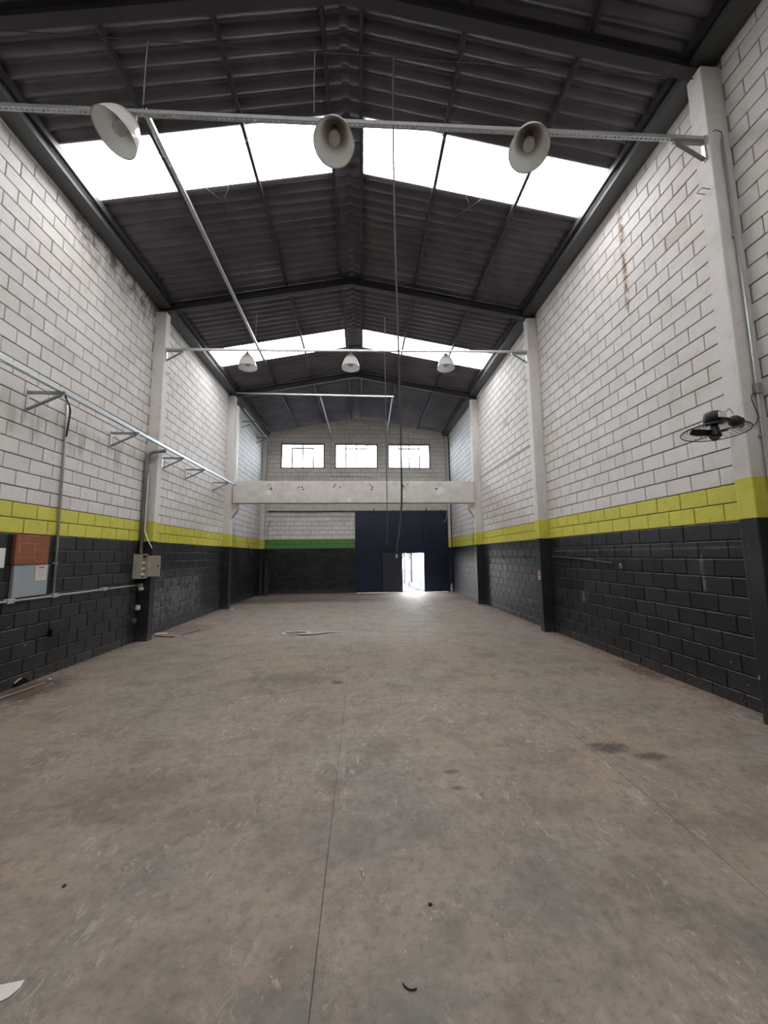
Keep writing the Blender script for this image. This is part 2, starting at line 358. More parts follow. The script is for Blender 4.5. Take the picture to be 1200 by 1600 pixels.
M_red = flat('red_print', (0.45, 0.06, 0.045), 0.6)
M_blue = flat('blue_plug', (0.02, 0.06, 0.25), 0.5)
M_pvc = flat('grey_pvc', (0.42, 0.42, 0.39), 0.5)
M_copper = flat('copper_busbar', (0.40, 0.20, 0.12), 0.45, 0.3)
M_wood = flat('dark_timber', (0.035, 0.028, 0.022), 0.7, var=0.3, scale=20)
M_wood2 = flat('pale_splinter', (0.30, 0.23, 0.16), 0.8)
M_rope = flat('sisal_cord', (0.33, 0.31, 0.27), 0.9)
M_cord = flat('grey_cord', (0.11, 0.105, 0.10), 0.8)
M_chip = flat('plaster_chip', (0.42, 0.40, 0.37), 0.9)
M_strap = flat('grey_blue_strap', (0.38, 0.40, 0.45), 0.55)
M_leaf = flat('tree_leaf', (0.020, 0.048, 0.014), 0.6, var=0.4, scale=3)
M_bark = flat('bark', (0.05, 0.04, 0.035), 0.9)
M_pole = flat('street_post_paint', (0.026, 0.029, 0.037), 0.6)
M_pav = flat('pale_paving', (0.038, 0.042, 0.046), 0.85, var=0.15, scale=2)

# ------------------------------------------------------------------ block walls
def px(p):
    d = Vector(p) - Vector((0, 0, EYE)); z = d.dot(fw)
    if z < 0.2: return None
    return 600 + F_PX*d.dot(r2)/z, 800 - F_PX*d.dot(u2)/z, z
_bm = {}
def block_geo(mb, w, h, d=0.013, ch=0.007, org=(0,0,0), rz=0.0):
    """one block face: proud of the joint plane by d, edges eased by ch; local x across, -y outwards, z up"""
    c, s_ = math.cos(rz), math.sin(rz); vs = []
    for y, i in ((0.0, 0.0), (-d+ch*0.7, 0.0), (-d, ch)):
        for x, z in ((-w/2+i, -h/2+i), (w/2-i, -h/2+i), (w/2-i, h/2-i), (-w/2+i, h/2-i)):
            vs.append((org[0]+x*c-y*s_, org[1]+x*s_+y*c, org[2]+z))
    fs = [(8,9,10,11)]
    for a in (0, 4):
        for i in range(4): fs.append((a+i, a+(i+1)%4, a+4+(i+1)%4, a+4+i))
    mb.add(vs, fs)
def block_mesh(w, h, mat):
    k = (round(w, 3), round(h, 3), mat.name)
    if k not in _bm:
        b = MB(); block_geo(b, w, h); _bm[k] = b.mesh('block', mat)
    return _bm[k]
def lay(wall, spans, top, place, rz, mat, phase, skip=None, j=0.009):
    """courses of running bond in spans along u; the 300 that show largest become objects, the rest one field"""
    cells = []
    nc = int(8.2/CO)
    for ci in range(nc):
        z0 = ci*CO - 0.06; z1 = z0 + CO
        z0c = max(z0, 0.0) + (0.006 if z0 > 0 else 0); z1c = z1 - 0.006
        ph = phase + (BW/2 if ci % 2 else 0)
        for a, b in spans:
            n0 = math.floor((a-ph)/BW)
            u = ph + n0*BW
            while u < b:
                u0 = max(u, a) + (j/2 if u >= a else 0.001); u1 = min(u+BW, b) - (j/2 if u+BW <= b else 0.001)
                u += BW
                if u1-u0 < 0.05 or z1c-z0c < 0.05: continue
                zt = min(z1c, top((u0+u1)/2))
                if zt - z0c < 0.06: continue
                rects = [(u0, u1, z0c, zt)]
                for (sa, sb, sc, sd) in (skip or []):
                    nr = []
                    for (p, q, r, t) in rects:
                        if q <= sa or p >= sb or t <= sc or r >= sd: nr.append((p, q, r, t)); continue
                        if p < sa: nr.append((p, sa-0.002, r, t))
                        if q > sb: nr.append((sb+0.002, q, r, t))
                        if r < sc: nr.append((max(p, sa), min(q, sb), r, sc-0.002))
                        if t > sd: nr.append((max(p, sa), min(q, sb), sd+0.002, t))
                    rects = nr
                for (p, q, r, t) in rects:
                    if q-p > 0.02 and t-r > 0.02: cells.append((p, q, r, t))
    sized = []
    for (p, q, r, t) in cells:
        k = [px(place(u, z)) for u in (p, q) for z in (r, t)]
        area = 0
        if all(k) and any(-20 < e[0] < 1220 and -20 < e[1] < 1620 for e in k):
            (x0,y0,_),(x1,y1,_),(x2,y2,_),(x3,y3,_) = k
            area = abs((x3-x0)*(y2-y1)-(x2-x1)*(y3-y0))/2
            m = px(place((p+q)/2, (r+t)/2))
            if not (0 <= m[0] <= 1200 and 0 <= m[1] <= 1600): area *= 0.2
        sized.append((area, (p, q, r, t)))
    sized.sort(key=lambda e: -e[0])
    fld = MB()
    for i, (ar, (p, q, r, t)) in enumerate(sized):
        o = Vector(place((p+q)/2, (r+t)/2)); w, h = q-p, t-r
        nrm = Vector((math.sin(rz), -math.cos(rz), 0)); o = o + nrm*rnd.uniform(-0.002, 0.002)
        if i < 300 and ar > 0: link('block', block_mesh(w, h, mat), wall, o, (0, 0, rz))
        else: block_geo(fld, w, h, org=o, rz=rz)
    f = fld.build('block_field', mat, wall); f['kind'] = 'stuff'
# side walls (the joint plane is the wall itself)
T = 0.16
pil_spans = [(YF, PY[0]-0.09), (PY[0]+0.09, PY[1]-0.09), (PY[1]+0.09, PY[2]-0.09), (PY[2]+0.09, YB-0.2)]
def side_wall(name, x, s, rz, phase, label):
    w = MB(); w.box(min(x, x+s*T), max(x, x+s*T), YF-0.1, YB+T, -0.3, roofz(x)-0.035).build(name, M_wallj)
    o = C.objects[name]; tag(o, label, kind='structure')
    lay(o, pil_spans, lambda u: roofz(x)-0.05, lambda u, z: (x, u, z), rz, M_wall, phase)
    return o
w_right = side_wall('wall_right', XR, 1, -math.pi/2, 3.8646, 'tall block wall painted black, yellow and off-white, carrying the fan')
w_left = side_wall('wall_left', XL, -1, math.pi/2, 4.9327+BW/2, 'tall block wall painted black, yellow and off-white, carrying the breaker box')
# end wall with the gate opening and three windows
GX0, GX1, GZ = -0.20, 3.78, 3.36
WIN = [(-3.587, -1.689), (-1.178, 0.721), (1.232, 3.143)]; WZ0, WZ1 = 5.55, 6.66
def back_wall():
    xs = sorted({XL-T, XR+T, XRI, GX0, GX1} | {v for w in WIN for v in w}); zs = [-0.3, 0.0, GZ, WZ0, WZ1]
    b = MB()
    def solid(x0, x1, z0, z1): b.box(x0, x1, YB, YB+T, z0, z1)
    for a, c in zip(xs[:-1], xs[1:]):
        m = (a+c)/2
        for z0, z1 in zip(zs[:-1], zs[1:]):
            if GX0 < m < GX1 and z0 >= 0 and z1 <= GZ: continue
            if z0 == WZ0 and any(p < m < q for p, q in WIN): continue
            solid(a, c, z0, z1)
        b.prism([(a, WZ1), (c, WZ1), (c, roofz(c)-0.03), (a, roofz(a)-0.03)], 1, YB, YB+T)
    o = b.build('wall_back', M_backj); tag(o, 'end wall of painted blocks with three windows above the gate', kind='structure')
    skip = [(GX0-0.02, GX1+0.02, -1, GZ)] + [(p-0.03, q+0.03, WZ0-0.03, WZ1+0.03) for p, q in WIN] + [(XL, XR, 3.33, 4.16)]
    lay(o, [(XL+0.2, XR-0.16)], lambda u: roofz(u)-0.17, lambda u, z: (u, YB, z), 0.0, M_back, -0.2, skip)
    return o
back_wall()
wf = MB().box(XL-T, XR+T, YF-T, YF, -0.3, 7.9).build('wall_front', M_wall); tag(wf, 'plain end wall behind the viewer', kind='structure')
# smooth concrete band over the gate and along the gable
t1 = MB().box(XL+0.2, XR-0.16, YB-0.03, YB+0.01, 3.345, 4.15, c=0.006).build('trim_1', M_conc); tag(t1, 'smooth off-white concrete band over the sliding gate', kind='structure')
g = MB()
for s in (-1, 1):
    e = XL+0.05 if s < 0 else XR-0.05
    p = [(XRI, roofz(XRI)-0.30), (e, roofz(e)-0.30), (e, roofz(e)-0.05), (XRI, roofz(XRI)-0.05)]
    g.prism(p, 1, YB-0.06, YB+0.01)
t2 = g.build('trim_2', M_conc); tag(t2, 'sloping off-white concrete gable beam under the roof', kind='structure')

# ------------------------------------------------------------------ floor slabs
fl = MB().box(XL-T, XR+T, YF-0.1, YB+T, -0.35, -0.0045).build('floor', M_gap); tag(fl, 'worn brown-grey concrete warehouse floor', kind='structure')
xj = [XL, -0.19, 1.9, XR]
yj = [[YF, 0.9, 9.3, YB+T], [YF, 1.0, 5.75, 7.12, 11.9, YB+T], [YF, 1.1, 5.65, 10.6, YB+T]]
for i in range(3):
    for a, b in zip(yj[i][:-1], yj[i][1:]):
        g = 0.0016
        MB().box(xj[i]+(0 if i == 0 else g), xj[i+1]-(0 if i == 2 else g), a+0.001, b-0.001, -0.006, rnd.uniform(-0.0006, 0.0)).build('floor_slab', M_floor, fl)

# ------------------------------------------------------------------ roof
PI2 = 2*math.pi; PITCHW = 0.177; AMP = 0.028
def corrug(y0, y1, x0, x1, lift=0.0, seg=12, nx=1):
    n = max(4, round((y1-y0)/PITCHW*seg)); vs = []; fs = []
    for i in range(n+1):
        y = y0 + (y1-y0)*i/n; dz = 2*AMP*(1-abs(math.sin(math.pi*y/PITCHW))**1.2)
        for k in range(nx+1):
            x = x0 + (x1-x0)*k/nx; vs.append((x, y, roofz(x)+dz+lift))
    for i in range(n):
        for k in range(nx): fs.append((i*(nx+1)+k, (i+1)*(nx+1)+k, (i+1)*(nx+1)+k+1, i*(nx+1)+k+1))
    b = MB(); b.add(vs, fs); return b
ceil = empty('ceiling', (0, 0, 0)); tag(ceil, 'black corrugated gable roof with strips of translucent sheets', kind='structure')
cuts = [YF-0.1, SKY[0][0], SKY[0][1], SKY[1][0], SKY[1][1], SKY[2][0], SKY[2][1], YB+T+0.1]
for ci, (a, b) in enumerate(zip(cuts[:-1], cuts[1:])):
    sky = ci % 2 == 1
    n = 1 if sky else max(1, round((b-a)/1.062))
    for i in range(n):
        y0 = a + (b-a)*i/n; y1 = a + (b-a)*(i+1)/n
        for s in (-1, 1):
            x0 = XRI + s*(0.24 if sky else 0.05); x1 = XL-0.35 if s < 0 else XR+0.35
            o = corrug(y0-(0 if sky else 0.02), y1+(0 if sky else 0.02), x0, x1).build('skylight_sheet' if sky else 'roof_sheet', M_sky if sky else M_sheet, ceil, smooth=True)
n = round((cuts[-1]-cuts[0])/1.062)
for i in range(n):
    y0 = cuts[0] + (cuts[-1]-cuts[0])*i/n; y1 = cuts[0] + (cuts[-1]-cuts[0])*(i+1)/n
    b = corrug(y0, y1+0.03, XRI-0.27, XRI+0.27, 0.035, nx=2); b.build('ridge_cap', M_sheet, ceil, smooth=True)
# steel rafters on the pillar rows
def rafter(y, label):
    r = empty('steel_rafter', (XRI, y, 7.70)); tag(r, label, 'rafter', 'steel rafters across the hall')
    for s in (-1, 1):
        e = (XL+0.01 if s < 0 else XR-0.01) - XRI; dz = -slope(s)*abs(e)
        web = MB(); web.prism([(0, 0.012), (e, dz+0.012), (e, dz+0.168), (0, 0.168)], 1, -0.005, 0.005); web.build('web', M_steel, r)
        for z in (0.0, 0.168):
            f = MB(); f.prism([(0, z), (e, dz+z), (e, dz+z+0.012), (0, z+0.012)], 1, -0.055, 0.055); f.build('flange', M_steel, r)
    pl = MB().box(-0.25, 0.25, -0.06, 0.06, 0.160, 0.172); pl.build('ridge_plate', M_steel, r)
    return r
rafter(PY[0], 'black steel rafter above the first row of bell lamps')
rafter(PY[1], 'black steel rafter above the second row of bell lamps')
rafter(PY[2], 'black steel rafter above the concrete cross beam')
# purlins
for off, lab in ((-0.22, 'black ridge purlin on the breaker-box side of the ridge'), (0.19, 'black ridge purlin on the fan side of the ridge'),
                 (-1.43, 'black purlin nearest the ridge on the breaker-box side'), (-2.64, 'black purlin halfway down the slope on the breaker-box side'),
                 (1.40, 'black purlin nearest the ridge on the fan side'), (2.76, 'black purlin halfway down the slope on the fan side')):
    x = XRI+off; z = roofz(x)
    p = empty('purlin', (x, 0, z)); tag(p, lab, 'purlin', 'roof purlins')
    MB().box(-0.004, 0.004, YF, YB-0.07, -0.088, -0.004).build('web', M_steel, p)
    s = 1 if off > 0 else -1
    for zz in (-0.088, -0.010): MB().box(min(0, s*0.045), max(0, s*0.045), YF, YB-0.07, zz, zz+0.006).build('flange', M_steel, p)
for s, x, lab in ((1, XL, 'grey steel eaves beam along the breaker-box wall'), (-1, XR, 'grey steel eaves beam along the fan wall')):
    e = empty('eaves_beam', (x, 0, roofz(x)-0.16)); hh = roofz(x+s*0.27)-roofz(x)+0.15; tag(e, lab, 'beam', 'eaves beams')
    MB().box(min(s*0.012, s*0.27), max(s*0.012, s*0.27), YF, YB-0.01, 0.0, 0.012).build('bottom_plate', M_eave, e)
    MB().box(min(s*0.258, s*0.27), max(s*0.258, s*0.27), YF, YB-0.01, 0.012, hh-0.03).build('face_plate', M_eave, e)
    MB().box(min(s*0.29, s*0.335), max(s*0.29, s*0.335), YF, YB-0.01, 0.10, hh).build('packer', M_steel, e)
# tie rods at the pillar tops and thin sag rods crossing below the first skylight
for y, lab in ((PY[0], 'thin black tie rod above the first row of bell lamps'), (PY[1], 'thin black tie rod above the second row of bell lamps')):
    o = MB().tube([(XL+0.2, y, 6.955), (XR-0.2, y, 6.955)], 0.006, 6).build('tie_rod', M_steel); tag(o, lab, 'rod', 'tie rods')
for i, (a, b) in enumerate((((-3.08, 4.59), (-2.15, 5.83)), ((-1.61, 4.79), (-2.24, 5.65)), ((1.13, 4.56), (1.84, 5.58)), ((2.45, 4.90), (1.57, 5.98)))):
    o = MB().tube([(a[0], a[1], roofz(a[0])-0.11), (b[0], b[1], roofz(b[0])-0.11)], 0.006, 6).build('brace_wire', M_wire)
    tag(o, 'thin brace wire crossing the near translucent strip, ' + ('breaker-box side, longer', 'breaker-box side, steeper', 'fan side, steeper', 'fan side, longer')[i], 'wire', 'roof brace wires')

# ------------------------------------------------------------------ pillars, cross beam, end columns
def pillar(x, s, y, top, label, corbel=False):
    p = empty('concrete_pillar', (x, y, 0)); tag(p, label, 'pillar', 'painted concrete pillars')
    d = 0.234
    MB().box(min(-s*0.02, s*d), max(-s*0.02, s*d), -0.09, 0.09, -0.01, top, c=0.012).build('shaft', M_pil, p)
    if corbel:
        MB().prism([(s*(d-0.02), 2.86), (s*(d+0.0), 2.86), (s*(d+0.19), 3.12), (s*(d+0.19), 3.322), (s*(d-0.02), 3.322)], 1, -0.085, 0.085).build('corbel', M_conc, p)
    else:
        hk = MB().tube([(s*d, -0.03, 5.52), (s*(d+0.09), -0.03, 5.53), (s*(d+0.10), 0.0, 5.53), (s*(d+0.09), 0.03, 5.53), (s*d, 0.03, 5.52)], 0.005, 6)
        hk.build('hook', M_galvd, p)
    return p
pillar(XR, -1, PY[0], 7.0, 'painted concrete pillar with the wall fan mounted on it')
pillar(XR, -1, PY[1], 6.98, 'painted concrete pillar with a red tag on its black part')
pillar(XR, -1, PY[2], 6.95, 'painted concrete pillar with a corbel, on the fan wall', True)
pillar(XL, 1, PY[0], 6.9, 'painted concrete pillar nearest the rust-red panel')
pillar(XL, 1, PY[1], 6.88, 'painted concrete pillar beside the open breaker box')
pillar(XL, 1, PY[2], 6.95, 'painted concrete pillar with a corbel, on the breaker-box wall', True)
bx0, bx1, by0, by1, bz0, bz1 = XL+0.29, XR-0.24, PY[2]-0.16, PY[2]+0.10, 3.322, 4.045
cb = empty('cross_beam', ((bx0+bx1)/2, (by0+by1)/2, bz0)); tag(cb, 'off-white concrete beam spanning the hall with drilled bolt holes', 'beam')
def cbp(mb, name, mat):
    o = mb.build(name, mat, cb); o.location = (-(bx0+bx1)/2, -(by0+by1)/2, -bz0); return o
cbp(MB().box(bx0, bx1, by0, by1, bz0, bz1, c=0.012), 'beam_body', M_conc)
for xh in (-3.0, -1.95, -0.82, 0.30, 1.45, 2.55):
    b = MB(); k = rnd.choice((3, 4, 5))
    for q in range(k):
        hx = xh + rnd.uniform(-0.11, 0.11); hz = 3.86 + rnd.uniform(-0.10, 0.09)
        b.tube([(hx, by0+0.002, hz), (hx, by0-0.0015, hz)], rnd.uniform(0.016, 0.028), 8)
    cbp(b, 'bolt_holes', M_wire)
for xh, zh, w in ((-3.0, 3.66, 0.10), (2.62, 3.74, 0.14), (2.55, 3.62, 0.07), (-0.4, 3.42, 0.08), (1.42, 3.52, 0.05)):
    b = MB(); vs = [(xh + w*rnd.uniform(0.7, 1.1)*math.cos(t*PI2/9), by0-0.001, zh + w*0.8*rnd.uniform(0.7, 1.1)*math.sin(t*PI2/9)) for t in range(9)]
    vs2 = [(x, y-0.002, z) for x, y, z in vs]; n9 = 9
    b.add(vs+vs2, [tuple(range(9, 18))] + [(i, (i+1) % 9, 9+(i+1) % 9, 9+i) for i in range(9)]); cbp(b, 'plaster_patch', M_white)
for x0, x1, lab in ((XL+0.005, XL+0.2, 'slim painted corner column at the end wall, breaker-box side'), (XR-0.155, XR-0.005, 'slim painted corner column beside the sliding gate')):
    o = MB().box(x0, x1, YB-0.2, YB-0.001, 0, 7.0, c=0.01).build('corner_column', M_pil); tag(o, lab, 'column', 'corner columns')

# ------------------------------------------------------------------ windows
for i, (a, b) in enumerate(WIN):
    w = empty('window_%d' % (i+1), ((a+b)/2, YB+0.05, WZ0)); tag(w, kind='structure')
    hw = (b-a)/2; h = WZ1-WZ0; fr = 0.04
    f = MB()
    f.box(-hw, hw, -0.02, 0.02, 0, fr); f.box(-hw, hw, -0.02, 0.02, h-fr, h); f.box(-hw, -hw+fr, -0.02, 0.02, fr, h-fr); f.box(hw-fr, hw, -0.02, 0.02, fr, h-fr)
    f.build('window_frame', M_frame, w)
    for q in (-0.5, 0.0, 0.5): MB().box(q*hw-0.026, q*hw+0.026, -0.03, 0.03, fr, h-fr).build('mullion', M_frame, w)
    MB().box(-0.5*hw, 0.5*hw, -0.028, 0.028, h*0.80, h*0.80+0.05).build('transom', M_frame, w)
    for q in range(4):
        x0 = -hw+fr + (2*hw-2*fr)*q/4 + 0.012; x1 = -hw+fr + (2*hw-2*fr)*(q+1)/4 - 0.012
        for z in (0.20, 0.40, 0.60): MB().box(x0, x1, -0.006, 0.006, h*z, h*z+0.010).build('glazing_bar', M_frame, w)
        for z0, z1 in ((fr, h*0.2), (h*0.2+0.01, h*0.4), (h*0.4+0.01, h*0.6), (h*0.6+0.01, h-fr)):
            MB().box(x0, x1, -0.002, 0.002, z0, z1).build('pane', M_pane, w)

# ------------------------------------------------------------------ sliding gate
gy = YB-0.09
gate = empty('sliding_gate', (1.79, gy, 0)); tag(gate, 'navy blue sheet-metal sliding gate with an open wicket doorway', 'gate')
def gp(mb, name, mat, par=None, **k):
    o = mb.build(name, mat, par or gate, **k); o.location = (-1.79, -gy, 0) if par is None else (0, 0, 0); return o
def dent(x0, x1, z0, z1, d=0.012):
    """sheet panel pressed to a shallow pyramid"""
    b = MB(); y = gy; xm, zm = (x0+x1)/2, (z0+z1)/2
    b.add([(x0,y,z0),(x1,y,z0),(x1,y,z1),(x0,y,z1),(xm,y-d,zm),(x0,y+0.02,z0),(x1,y+0.02,z0),(x1,y+0.02,z1),(x0,y+0.02,z1)],
          [(0,1,4),(1,2,4),(2,3,4),(3,0,4),(5,8,7,6),(0,5,6,1),(1,6,7,2),(2,7,8,3),(3,8,5,0)]); return b
GA, GB, DA, DB, DZ = -0.283, 3.865, 1.785, 2.749, 1.71
rows = [0.04, 0.84, DZ, 2.585, 3.54]
for x0, x1, z0, z1 in ((GA, DA, 0.03, DZ), (DB, GB, 0.03, DZ), (GA, GB, DZ, 3.54)): gp(MB().box(x0, x1, gy+0.015, gy+0.03, z0, z1), 'backing_sheet', M_navy)
cols = [(GA, 0.90), (0.90, DA), (DA, DB), (DB, GB)]
for r in range(4):
    for ci, (a, b) in enumerate(cols):
        if r < 2 and ci == 2: continue
        gp(dent(a+0.004, b-0.004, rows[r]+0.004, rows[r+1]-0.004, rnd.choice((0.008, 0.014, -0.006)) if r < 2 else 0.003), 'gate_panel', M_navy)
for z in rows[2:4]: gp(MB().box(GA, GB, gy-0.022, gy, z-0.014, z+0.014), 'gate_bar', M_bar)
for x0, x1 in ((GA, DA), (DB, GB)): gp(MB().box(x0, x1, gy-0.022, gy, rows[1]-0.014, rows[1]+0.014), 'gate_bar', M_bar)
gp(MB().box(GA, GB, gy-0.025, gy+0.02, rows[4]-0.03, rows[4]+0.015), 'gate_bar', M_bar)
gp(MB().box(GA, DA, gy-0.025, gy+0.02, 0.008, 0.045), 'gate_bar', M_bar)
gp(MB().box(DB, GB, gy-0.025, gy+0.02, 0.008, 0.045), 'gate_bar', M_bar)
gp(MB().box(DA, DB, gy-0.025, gy+0.02, 0.018, 0.042), 'door_sill', M_navy)
for x in (GA+0.015, DA-0.015, DB+0.015, GB-0.015): gp(MB().box(x-0.018, x+0.018, gy-0.024, gy+0.02, 0.02, 3.54 if x in (GA+0.015, GB-0.015) else DZ), 'gate_stile', M_navy)
lf = gp(MB().box(0.905, 1.775, gy-0.075, gy-0.042, 0.03, 1.72, c=0.004), 'door_leaf', M_navy2); lf['label'] = 'slate-grey wicket door leaf folded back'
gp(MB().box(1.70, 1.72, gy-0.10, gy-0.074, 0.85, 1.0), 'door_handle', M_galvd, lf)
for z in (0.35, 1.35): gp(MB().tube([(1.778, gy-0.06, z), (1.778, gy-0.06, z+0.1)], 0.012, 8), 'hinge', M_navy, lf)
rail = empty('gate_rail', (0, gy, 3.56)); tag(rail, 'dark overhead sliding rail with roller hangers above the gate', 'rail')
MB().box(XL+0.3, 3.86, -0.02, 0.02, -0.005, 0.035).build('track', M_rail, rail)
for x in (-3.9, -3.0, -1.95, -1.0, 0.55, 1.4, 2.1, 2.9, 3.6):
    MB().box(x-0.02, x+0.02, 0.02, 0.058, -0.01, 0.06 if x not in (0.55, 2.9) else 0.15).build('rail_bracket', M_rail, rail)
for x in (0.55, 2.9):
    hb = MB(); hb.tube([(x, -0.04, -0.02), (x, 0.0, -0.02)], 0.05, 14); hb.box(x-0.012, x+0.012, -0.04, -0.03, -0.14, 0.0); hb.build('roller', M_rail, rail)

# ------------------------------------------------------------------ street outside the doorway
gnd = MB().box(-30, 35, YB+T, 70, -0.35, -0.06).build('ground', M_pav); tag(gnd, 'pale street ground outside the doorway', kind='structure')
for i in range(9):
    yy = 18.0 + i*0.85
    MB().obox((2.75, yy, -0.045), (5.6, yy+2.6, -0.045), 0.62, 0.03).build('paving_strip', M_pav, gnd)
tr = empty('street_tree', (2.50, 22.0, -0.06)); tag(tr, 'green street tree beyond the doorway', 'tree')
MB().tube([(0, 0, 0), (0.03, 0, 1.2), (-0.02, 0, 2.6)], [0.035, 0.03, 0.02], 8).build('trunk', M_bark, tr)
b = MB()
for i in range(1600):
    a, e = rnd.uniform(0, PI2), rnd.uniform(-0.9, 1.2); R = rnd.uniform(0.3, 1.0)**0.5
    c_ = Vector((0.62*R*math.cos(a)*math.cos(e), 0.62*R*math.sin(a)*math.cos(e), 2.35+1.25*R*math.sin(e)))
    u = Vector((rnd.gauss(0,1), rnd.gauss(0,1), rnd.gauss(0,1))).normalized(); v = u.orthogonal().normalized(); s_ = 0.07
    b.add([c_-u*s_, c_+v*s_*0.5, c_+u*s_, c_-v*s_*0.5], [(0,1,2,3)])
cr = b.build('crown', M_leaf, tr); cr['kind'] = 'stuff'
o = MB().tube([(3.02, 22.8, -0.06), (3.02, 22.8, 6.0)], 0.075, 12).build('street_post', M_pole); tag(o, 'grey street post beyond the doorway', 'post')
fe = empty('street_fence', (2.3, 19.5, -0.06)); tag(fe, 'thin dark metal fence posts outside the doorway', 'fence')
for x, h in ((-0.25, 1.05), (0.15, 1.5), (0.75, 0.95)): MB().box(x-0.014, x+0.014, -0.014, 0.014, 0, h).build('fence_post', M_pole, fe)
for z in (0.75, 0.95): MB().box(-0.8, 0.15, -0.01, 0.01, z, z+0.015).build('fence_rail', M_pole, fe)
ow = MB().box(-20, 30, 42, 42.4, -0.06, 3.2, c=0.02).build('boundary_wall', M_conc); tag(ow, 'pale boundary wall across the street', 'wall')

# ------------------------------------------------------------------ cable trays
def tray(p, q, label, w=0.045, h=0.042, slots=True, mat=None, name='cable_tray'):
    """slotted steel U-channel from p to q"""
    mat = mat or M_galv; p = Vector(p); q = Vector(q); L = (q-p).length; d = (q-p).normalized()
    t = empty(name, p); t.rotation_mode = 'QUATERNION'; t.rotation_quaternion = d.to_track_quat('X', 'Z'); tag(t, label, 'cable tray', 'cable trays')
    b = MB(); b.box(0, L, -w/2, -w/2+0.002, 0, h); b.box(0, L, w/2-0.002, w/2, 0, h)
    b.box(0, L, -w/2, -w/2+0.010, h-0.002, h); b.box(0, L, w/2-0.010, w/2, h-0.002, h)
    b.build('channel', mat, t)
    m = MB(); m.box(0, L, -w/2+0.002, -w*0.16, 0, 0.002); m.box(0, L, w*0.16, w/2-0.002, 0, 0.002)
    step = 0.05; n = int(L/step)
    for i in range(n+1): m.box(i*step, min(L, i*step+(0.022 if slots else 0.05)), -w*0.16, w*0.16, 0, 0.002)
    m.build('slotted_base', mat, t)
    return t
def bracket(root, s, reach, label, drop=0.24, mat=None):
    """triangular wall bracket: back strip, arm, brace; s = direction away from the wall"""
    mat = mat or M_galvd; b = empty('tray_bracket', root); tag(b, label, 'bracket', 'cable tray brackets')
    MB().box(min(0, s*0.012), max(0, s*0.012), -0.02, 0.02, -drop-0.02, 0.03).build('back_strip', M_galv, b)
    MB().obox((s*0.012, 0, -0.01), (s*reach, 0, -0.01), 0.036, 0.034).build('arm', mat, b)
    MB().obox((s*0.012, 0.0, -drop), (s*(reach-0.05), 0.0, -0.035), 0.032, 0.022).build('brace', mat, b)
    return b
z1 = 6.15
tray((XL+0.24, PY[0]-0.02, 6.013), (XR-0.236, PY[0]-0.02, 6.12), 'slotted cable tray carrying the first row of bell lamps')
tray((XL+0.24, PY[1], 6.05), (XR-0.24, PY[1], 6.185), 'slotted cable tray carrying the second row of bell lamps')
tray((-2.20, PY[0]+0.02, 6.14), (-2.24, PY[1]-0.03, 6.13), 'slotted cable tray running lengthwise between the two lamp rows')
tray((XL+0.05, PY[2]-0.13, 7.0), (1.10, PY[2]-0.13, 6.96), 'slotted cable tray near the roof above the concrete cross beam')
tray((-1.37, PY[2]-0.10, 6.93), (-1.34, YB-0.08, 6.97), 'short slotted tray reaching the end wall between the first two windows')
tray((1.06, PY[2]-0.10, 6.93), (1.15, YB-0.08, 7.05), 'short slotted tray reaching the end wall between the last two windows')
tray((-3.98, PY[0]-0.3, 3.80), (-3.98, 11.9, 3.84), 'bright slotted cable tray on brackets along the breaker-box wall', w=0.06, h=0.05)
tray((-3.98, PY[2]+0.2, 6.60), (-4.02, 16.25, 6.60), 'high slotted tray behind the corbelled pillar on the breaker-box wall')
for y, lab in ((4.98, 'tray bracket on the breaker-box wall above the orange panel'), (6.63, 'tray bracket on the breaker-box wall before the pillar'),
               (8.33, 'tray bracket just behind the breaker-box pillar'), (9.45, 'tray bracket halfway between the breaker-box pillar and the corbelled pillar'), (11.15, 'tray bracket next to the corbelled pillar on the breaker-box wall')):
    bracket((XL+0.012, y, 3.81), 1, 0.48, lab)
for y, lab in ((13.6, 'high tray bracket behind the corbelled pillar'), (15.5, 'high tray bracket near the end wall')):
    bracket((XL+0.012, y, 6.59), 1, 0.48, lab)
bracket((XR-0.234, PY[0]-0.02, 6.11), -1, 0.36, 'steel bracket holding the first lamp tray on the fan pillar', 0.22)
bracket((XR-0.234, PY[1], 6.165), -1, 0.36, 'steel bracket holding the second lamp tray on the red-tag pillar', 0.22)
bracket((XL+0.234, PY[1], 6.045), 1, 0.36, 'steel bracket holding the second lamp tray on the breaker-box pillar', 0.22)
# hanger wires of the lamp rows and the two long cords
for y, xs in ((PY[0], (-2.20, -0.48)), (PY[1], (-2.30, -0.41, 0.55))):
    for q, x in enumerate(xs):
        zt = 6.12 + (x+4.4)*0.016
        o = MB().tube([(x, y, 6.95), (x-0.006, y, 6.6), (x, y, zt+0.03)], 0.004, 6).build('hanger_wire', M_rope)
        tag(o, 'thin hanger wire to the %s lamp tray, %s' % ('first' if y == PY[0] else 'second', ('beside the outer lamp on the breaker-box side', 'beside the middle lamp', 'on the fan side of the middle lamp')[q]), 'wire', 'hanger wires')
def catmull(pts, n=8):
    P = [Vector(p) for p in pts]; P = [P[0]*2-P[1]] + P + [P[-1]*2-P[-2]]; out = []
    for i in range(1, len(P)-2):
        for k in range(n):
            t = k/n; a, b, c_, d = P[i-1:i+3]
            out.append(0.5*((2*b) + (c_-a)*t + (2*a-5*b+4*c_-d)*t*t + (3*b-a-3*c_+d)*t**3))
    return out + [P[-2]]
